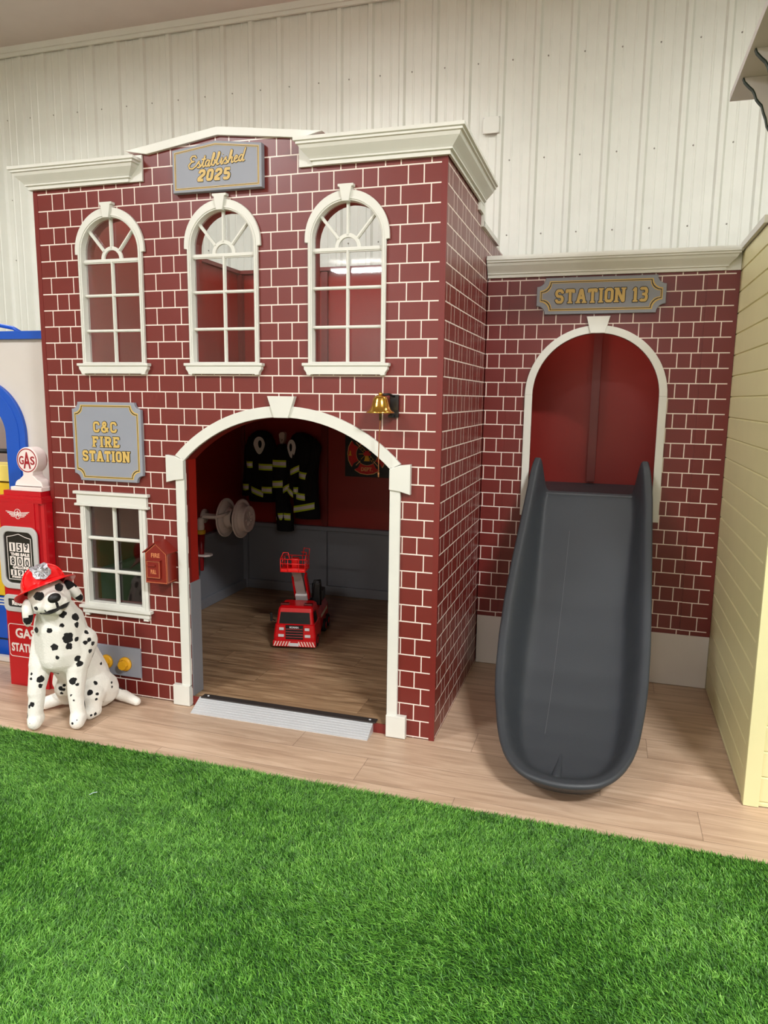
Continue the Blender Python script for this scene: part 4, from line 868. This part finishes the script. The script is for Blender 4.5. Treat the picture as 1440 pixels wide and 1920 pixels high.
# ------------------------------------------------------------------ white and blue playhouse on the left
t = thing('white_playhouse', (-2.8, .17, 0), 'white playhouse with blue arch frame and blue top band left of the fire station', 'playhouse')
BX, BZ = -2.59, 1.294
BY = .17
hole = [(BX-.175, .03), (BX+.175, .03)]+arc(BX, BZ, .175, 0, 180, 24)
MB().plate(rect(-3.4, .003, -2.03, 1.80), BY, BY+.03, [hole]).build('front_wall', OFFW, t)
MB().bbox((-3.42, BY-.025, 1.795), (-2.022, BY+.05, 1.836), .002).build('top_band', BLUE, t)
q = MB(); q.plate([(BX+.30, .003)]+arc(BX, BZ, .30, 0, 180, 36)+[(BX-.30, .003), (BX-.175, .003)]+arc(BX, BZ, .175, 180, 0, 36)+[(BX+.175, .003)], BY-.02, BY-.0005, bev=.002)
q.plate([(BX+.262, .01)]+arc(BX, BZ, .262, 0, 180, 36)+[(BX-.262, .01), (BX-.177, .01)]+arc(BX, BZ, .177, 180, 0, 36)+[(BX+.177, .01)], BY-.023, BY-.018, bev=.001); q.build('arch_frame', BLUE, t)
MB().tube([(-2.75, BY+.02, 1.83), (-2.72, BY+.02, 1.862), (-2.6, BY+.02, 1.877), (-2.45, BY+.02, 1.871), (-2.36, BY+.02, 1.856), (-2.31, BY+.02, 1.83)], .010, 12).build('roof_handle', BLUE, t)
MB().box((-3.4, BY+.031, .003), (-3.37, 1.6, 1.75)).build('side_wall', OFFW, t)
MB().tube([(-2.77, BY+.015, 1.205), (-2.41, BY+.015, 1.205)], .013).build('black_bar', BLACK, t)
t = thing('toy_counter', (-2.6, .3, 0), 'yellow and blue striped play counter behind the blue arch at the left edge', 'counter')
MB().bbox((-2.76, .24, 1.03), (-2.42, .40, 1.12), .004).build('yellow_top', YELP, t)
MB().bbox((-2.76, .26, .36), (-2.42, .38, 1.02), .004).build('yellow_front', YEL, t)
MB().bbox((-2.76, .25, .006), (-2.42, .39, .30), .004).build('blue_base', BLUE, t)
for k in range(3): MB().box((-2.76, .252, .305+k*.018), (-2.42, .38, .314+k*.018)).build('white_stripe', WHITE, t)
MB().box((-2.76, .254, .30), (-2.42, .37, .355)).build('blue_stripe', BLUE, t)
MB().box((-2.76, .246, .10), (-2.42, .25, .108)).build('black_line', BLACK, t)
MB().bbox((-2.50, .42, 1.12), (-2.42, .47, 1.30), .004).build('blue_post', mat('soft_blue_paint', (70, 100, 200), .4), t)

# ------------------------------------------------------------------ cream playhouse on the right
t = thing('cream_playhouse', (1.8, .4, 0), 'cream lap siding playhouse with white coping on the right', 'playhouse')
XC, YC = 1.2445, -.135
def lap(z0, z1, off=.0105):
    pts = []; k = math.floor((z0-off)/.1016)
    while off+k*.1016 < z1:
        z = off+k*.1016
        pts += [(0, z+.002), (.0, z+.0045), (.0055, z+.009), (.0055, z+.011), (.0, z+.014)]
        k += 1
    pts = [(d, z) for d, z in pts if z0 < z < z1]
    return [(0, z0)]+pts+[(0, z1)]
L = lap(.004, 2.24)
q = MB(); q.grid([[(XC+d, YC+.03, z) for d, z in L], [(XC+d, 1.9, z) for d, z in L]], smooth=False); q.box((XC+.006, YC+.03, .004), (XC+.03, 1.9, 2.24)); q.build('side_siding', CREAM, t)
L2 = lap(.004, 2.62)
q = MB(); q.grid([[(XC+.05, YC+.006+d, z) for d, z in L2], [(2.7, YC+.006+d, z) for d, z in L2]], smooth=False); q.box((XC+.05, YC+.012, .004), (2.7, YC+.04, 2.62)); q.build('front_siding', CREAM, t)
q = MB(); q.bbox((XC-.003, YC-.003, .002), (XC+.052, YC+.0062, 2.78), .002); q.build('corner_board', CREAM, t)
MB().bbox((XC-.0035, YC+.0065, .002), (XC+.0, YC+.04, 2.78), .001).build('corner_board', CREAM, t)
L3 = lap(2.24, 2.80)
q = MB(); q.grid([[(XC+.002+d, YC+.05, z) for d, z in L3], [(XC+.002+d, .43, z) for d, z in L3]], smooth=False); q.box((XC+.009, YC+.05, 2.24), (XC+.4, .43, 2.80)); q.build('tower_siding', CREAM, t)
q = MB(); q.bbox((XC-.018, .43, 2.243), (XC+.05, 1.9, 2.275), .003); q.build('coping', WHITE, t)
q = MB(); q.box((1.087, -.8, 2.80), (2.4, .665, 2.83)); q.build('roof_soffit', mat('soffit_paint', (206, 200, 196), .5), t)
for yb in (.42, .16, -.10):
    pts = [(1.105, 2.799), (1.110, 2.785), (1.128, 2.765), (1.142, 2.752), (1.150, 2.738), (1.158, 2.716), (1.168, 2.703), (1.180, 2.690), (1.188, 2.664), (1.198, 2.640), (1.205, 2.612), (1.218, 2.590), (1.226, 2.56), (1.226, 2.50), (1.2435, 2.49), (1.2435, 2.799)]
    o = MB().plate(pts[::-1], yb, yb+.02).build('bracket', mat('bracket_paint', (206, 202, 200), .5), t)
    MB().stroke(pts[:14], .005, yb-.0008, yb+.0205).build('dark_edge', mat('dark_green_edge', (34, 52, 44), .5), o)

# ------------------------------------------------------------------ plush dalmatian
def px_ray(px, py): return (CF+CR*((px-720)/F_PX)+CU*((960-py)/F_PX)).normalized()
t = thing('plush_dalmatian', (-1.69, -.3, 0), 'large white plush dalmatian with black spots sitting on the floor left of the doorway', 'plush dog')
def capsule(bm, a, b, ra, rb, flat=None):
    a, b = Vector(a), Vector(b); n = max(2, int((b-a).length/.018)+1)
    for i in range(n+1):
        k = i/n; p = a.lerp(b, k); r = ra+(rb-ra)*k
        m = Matrix.Translation(p)
        if flat: m = m @ flat
        bmesh.ops.create_icosphere(bm, subdivisions=2, radius=r, matrix=m)
bm = bmesh.new()
HC = Vector((-1.690, -.405, .615)); FD = Vector((.735, -.64, .25)).normalized()
RD = Vector((.68, .66, .30)).normalized(); RD = (RD-FD*RD.dot(FD)).normalized(); UD = FD.cross(RD)   # head right / up axes (tilted)
def H(r, f, u): return HC+RD*r+FD*f+UD*u
C = lambda *a: capsule(bm, *a)
C(H(0, -.02, .01), H(0, .02, .0), .086, .080); C(H(-.035, .03, -.02), H(-.02, .06, -.03), .050, .045); C(H(.035, .03, -.02), H(.02, .06, -.03), .050, .045)
C(H(0, .05, -.015), H(0, .115, -.022), .054, .042); C(H(-.026, .07, -.036), H(-.024, .112, -.040), .036, .031); C(H(.026, .07, -.036), H(.024, .112, -.040), .036, .031)
C(H(0, .04, -.055), H(0, .09, -.066), .034, .022)
C((-1.692, -.385, .58), (-1.695, -.33, .47), .072, .100)
C((-1.703, -.335, .46), (-1.700, -.315, .35), .116, .128); C((-1.70, -.36, .40), (-1.70, -.375, .32), .085, .070)
C((-1.695, -.31, .36), (-1.735, -.18, .17), .120, .105); C((-1.675, -.25, .30), (-1.675, -.18, .17), .085, .09)
C((-1.638, -.195, .120), (-1.635, -.165, .095), .092, .090); C((-1.645, -.19, .115), (-1.605, -.258, .105), .084, .058); C((-1.603, -.258, .10), (-1.592, -.275, .045), .050, .038); C((-1.588, -.275, .038), (-1.590, -.305, .032), .037, .031)
C((-1.80, -.17, .12), (-1.80, -.14, .10), .090, .088); C((-1.80, -.17, .12), (-1.755, -.27, .12), .075, .045); C((-1.80, -.20, .05), (-1.862, -.285, .036), .036, .032); C((-1.862, -.285, .036), (-1.885, -.295, .034), .032, .027); C((-1.76, -.27, .12), (-1.79, -.22, .05), .045, .038)
C((-1.778, -.335, .38), (-1.780, -.385, .28), .072, .054); C((-1.780, -.385, .28), (-1.775, -.430, .16), .052, .038); C((-1.772, -.425, .16), (-1.770, -.447, .07), .038, .035); C((-1.770, -.445, .045), (-1.755, -.472, .032), .040, .032)
C((-1.620, -.290, .38), (-1.622, -.335, .27), .070, .052); C((-1.622, -.335, .27), (-1.612, -.362, .14), .050, .037); C((-1.612, -.362, .14), (-1.598, -.37, .06), .037, .035); C((-1.596, -.372, .045), (-1.580, -.402, .033), .040, .034)
C((-1.67, -.10, .07), (-1.57, -.085, .035), .034, .030); C((-1.56, -.085, .035), (-1.475, -.105, .025), .030, .022)
me = bpy.data.meshes.new('dogtmp'); bm.to_mesh(me); bm.free()
tmp = bpy.data.objects.new('dogtmp', me); COL.objects.link(tmp)
md = tmp.modifiers.new('r', 'REMESH'); md.mode = 'VOXEL'; md.voxel_size = .0042
sm = tmp.modifiers.new('s', 'SMOOTH'); sm.factor = .5; sm.iterations = 14
bpy.context.view_layer.update(); dg = bpy.context.evaluated_depsgraph_get()
dm = bpy.data.meshes.new_from_object(tmp.evaluated_get(dg)); bpy.data.objects.remove(tmp); dm.name = 'plush_body'
for v in dm.vertices:
    if v.co.z < .003: v.co.z = .003
PLUSH = new_mat('spotted_plush', .95); tt = NT(PLUSH); at = tt.n('Attribute', attribute_name='spot'); nz = tt.n('TexNoise'); nz.inputs['Scale'].default_value = 55; nz.inputs['Detail'].default_value = 4
tc = tt.n('TexCoord'); tt.l(tc.outputs['Object'], nz.inputs['Vector'])
v_ = tt.m('ADD', at.outputs['Fac'], tt.m('MULTIPLY', tt.m('SUBTRACT', nz.outputs['Fac'], .5), 1.0)); rp = tt.n('ValToRGB'); e = rp.color_ramp.elements
e[0].position = .46; e[0].color = (*lin((238, 236, 228)), 1); e[1].position = .54; e[1].color = (*lin((14, 13, 15)), 1); tt.l(v_, rp.inputs[0]); tt.l(rp.outputs[0], tt.b.inputs['Base Color'])
tt.b.inputs['Sheen Weight'].default_value = .15
bp = tt.n('Bump'); bp.inputs['Strength'].default_value = .5; bp.inputs['Distance'].default_value = .004; n3 = tt.n('TexNoise'); n3.inputs['Scale'].default_value = 160; tt.l(tc.outputs['Object'], n3.inputs['Vector']); tt.l(n3.outputs['Fac'], bp.inputs['Height']); tt.l(bp.outputs[0], tt.b.inputs['Normal'])
PLUSHW = mat('plush_white', (238, 236, 228), .95, bump=.5, bscale=160); PLUSHB = mat('plush_black', (14, 13, 15), .95, bump=.5, bscale=160)
bvh = BVHTree.FromPolygons([v.co[:] for v in dm.vertices], [list(p.vertices) for p in dm.polygons])
SPOTS = [(627,597,34),(757,622,36),(617,704,20),(770,697,24),(362,757,28),(497,759,22),(320,803,10),(680,832,46),(766,847,20),(545,922,32),(692,917,28),(858,775,20),(890,850,18),(930,890,20),(852,880,18),(905,964,22),(775,1035,28),(800,1090,26),(575,1028,18),(1010,1090,16),(313,1195,13),(310,1240,10),(407,1248,30),(410,1307,20),(725,1262,32),(773,1298,15),(604,1337,20),(643,1305,15),(642,1352,15),(616,1388,12),(957,1282,18),(903,1378,26),(972,1390,14),(962,1446,12),(710,1405,12),(738,1457,12),(318,1497,20),(293,1520,14),(955,1590,15),(912,1607,9),(294,1693,6),(240,1727,5),(765,1655,7),(720,1692,8),(412,590,16),(450,565,14),(360,540,18),
         (1118,1275,14),(1120,1320,12),(400,300,20),(478,285,16)]
S3 = []
for a, b, r in SPOTS:
    px, py = a/5.335, 1040+b/5.335; d = px_ray(px, py); hit = bvh.ray_cast(CAM, d)
    if hit[0] is not None and (hit[0]-CAM).length < 4.2: S3.append((hit[0], r/5.335*(hit[0]-CAM).length/F_PX*1.04, hit[1]))
rnd = random.Random(5); vs = dm.vertices; back = []
for _ in range(3000):
    v = vs[rnd.randrange(len(vs))]
    if v.normal.dot((CAM-v.co).normalized()) > -.12 or v.co.z < .05: continue
    if all((v.co-s0[0]).length > .052 for s0 in S3+back): back.append((v.co.copy(), rnd.uniform(.012, .026), v.normal.copy()))
S3 += back
P = np.empty(len(vs)*3); vs.foreach_get('co', P); P = P.reshape(-1, 3); N = np.empty(len(vs)*3); dm.vertices.foreach_get('normal', N); N = N.reshape(-1, 3)
spot = np.full(len(P), -1.)
for c, r, nn in S3:
    d = P-np.array(c); dn = d@np.array(nn); d2 = np.sqrt((d**2).sum(1)); ok = (N@np.array(nn) > .2)
    spot = np.maximum(spot, np.where(ok, .5+(r-d2)/.020, -1))
spot = np.clip(spot, 0, 1)
# nose, mouth and eye patches in head space
Q = P-np.array(HC); qr, qf, qu = Q@np.array(RD), Q@np.array(FD), Q@np.array(UD)
def ell(cr, cu, rr, ru, fmin):
    return np.where(qf > fmin, .5+(1-np.sqrt(((qr-cr)/rr)**2+((qu-cu)/ru)**2))*1.6, -1)
mouth = np.maximum(ell(-.028, -.060, .036, .010, .05), ell(.030, -.057, .036, .010, .05)); mouth = np.maximum(mouth, ell(0, -.040, .006, .02, .09))
head = np.maximum(mouth, np.maximum(ell(-.045, .022, .019, .019, .02), ell(.042, .026, .020, .018, .02)))
head = np.maximum(head, ell(.0, -.005, .022, .016, .10))
spot = np.clip(np.maximum(spot, head), 0, 1)
at_ = dm.attributes.new('spot', 'FLOAT', 'POINT'); at_.data.foreach_set('value', spot.astype(np.float32))
link('body', dm, [PLUSH], t, smooth=True)
# nose, eyes, ears
def blob(name, c, axes, radii, m, parent, n=20, bend=None):
    q = MB(); rows = []
    for i in range(n+1):
        th = PI*i/n; rows.append([])
        for k in range(n*2):
            ph = PI*k/n; l = (math.sin(th)*math.cos(ph)*radii[0], math.sin(th)*math.sin(ph)*radii[1], math.cos(th)*radii[2])
            if bend: l = bend(*l)
            rows[-1].append(Vector(c)+axes[0]*l[0]+axes[1]*l[1]+axes[2]*l[2])
    q.grid(rows, closed_v=True, smooth=True); return q.build(name, m, parent, merge=True)
AX = (RD, FD, UD)
blob('nose', H(0, .148, -.008), AX, (.027, .018, .021), mat('nose_black', (12, 11, 12), .5), t)
for s_ in (-1, 1): blob('eye', H(s_*.044, .064, .022), AX, (.0115, .0075, .0125), mat('eye_black', (10, 8, 8), .08), t)
def ear(s_):
    q = lambda a, b, c: (a+.35*s_*abs(c)*0, b-.25*max(0, -c), c)
    e_ = blob('ear', H(s_*.106, -.012, -.032 if s_ < 0 else -.016), ((RD+UD*.25*s_).normalized(), FD, (UD-RD*.30*s_).normalized()), (.024, .036, .062), [PLUSHW, PLUSHB], t, bend=q)
    me_ = e_.data
    for p in me_.polygons:
        l = p.center-H(s_*.106, -.012, -.030); a, f_, u = l.dot(RD), l.dot(FD), l.dot(UD)
        k1 = (f_-.022)**2/.020**2+(u+.035)**2/.022**2 < 1 and f_ > 0
        k2 = abs(a*s_-.018) < .02 and (f_+.004)**2/.014**2+(u+.0)**2/.022**2 < 1
        k3 = s_ > 0 and u > .03
        if k1 or k2 or k3: p.material_index = 1
ear(-1); ear(1)
# ------------------------------------------------------------------ toy fire helmet on the dog
hu = (UD-FD*.22).normalized(); hf = (FD-hu*FD.dot(hu)).normalized(); hr = hf.cross(hu)
HB = HC+UD*.052-FD*.012
t = thing('toy_fire_helmet', tuple(HB), 'red plastic toy fire helmet with silver badge worn by the plush dalmatian', 'toy helmet')
q = MB(); rows = []
for i in range(0, 13):
    a = PI/2*i/12; rows.append([HB+hr*(.096*math.cos(a)*math.cos(f))+hf*(.110*math.cos(a)*math.sin(f))+hu*(.092*math.sin(a)**.9+.004) for f in [2*PI*k/40 for k in range(40)]])
q.grid(rows, closed_v=True)
q.build('shell', HRED, t)
q = MB(); rows = []
for rr, zz in ((.94, .006), (1.0, .004), (1.15, -.002), (1.32, -.012), (1.40, -.014), (1.41, -.018), (1.38, -.018), (1.0, -.004), (.94, -.002)):
    rows.append([HB+hr*(.096*rr*math.cos(f))+hf*(.110*(rr+(.12*(rr-.9)/.5 if math.sin(f) < 0 else .0))*math.sin(f))+hu*(zz+.012*math.cos(2*f)*(rr-.94)*1.5) for f in [2*PI*k/48 for k in range(48)]])
q.grid(rows, closed_v=True); q.build('brim', HRED, t)
for k in range(6):
    f = 2*PI*k/6+PI/6
    pts = [HB+hr*(.098*math.cos(a)*math.cos(f))+hf*(.112*math.cos(a)*math.sin(f))+hu*(.094*math.sin(a)**.9+.004) for a in [PI/2*i/8 for i in range(9)]]
    MB().tube(pts, .003, 6).build('ridge', HRED, t)
q = MB(); sh = [(0, .056), (.014, .050), (.030, .054), (.036, .040), (.032, .022), (.037, .004), (.030, -.012), (.016, -.018), (.0, -.026)]
sh = sh+[(-a, b) for a, b in sh[1:-1][::-1]]
def bp_(a, b, o):
    el = math.asin(min(.93, max(0, (b*1.1+.028))/.098)); return HB+hr*a*1.05+hf*((.112*math.cos(el)+o)*math.sqrt(max(0, 1-(a/.11)**2)))+hu*(b*1.1+.032)
n = len(sh); q.add([bp_(a, b, .004) for a, b in sh]+[bp_(a, b, .010) for a, b in sh]+[bp_(0, .02, .012)], [[k, (k+1) % n, n+(k+1) % n, n+k] for k in range(n)]+[[n+k, n+(k+1) % n, 2*n] for k in range(n)])
bd = q.build('badge', SILV, t)
MB().lathe(bp_(0, .018, .011), hf, [(0, .004), (.012, .003), (.014, 0)], 20).build('badge_boss', SILV, bd)
for k in range(8):
    a = 2*PI*k/8; MB().tube([bp_(.016*math.cos(a), .018+.016*math.sin(a), .012), bp_(.026*math.cos(a), .018+.030*math.sin(a), .012)], .0022, 6).build('badge_ray', SILV, bd)
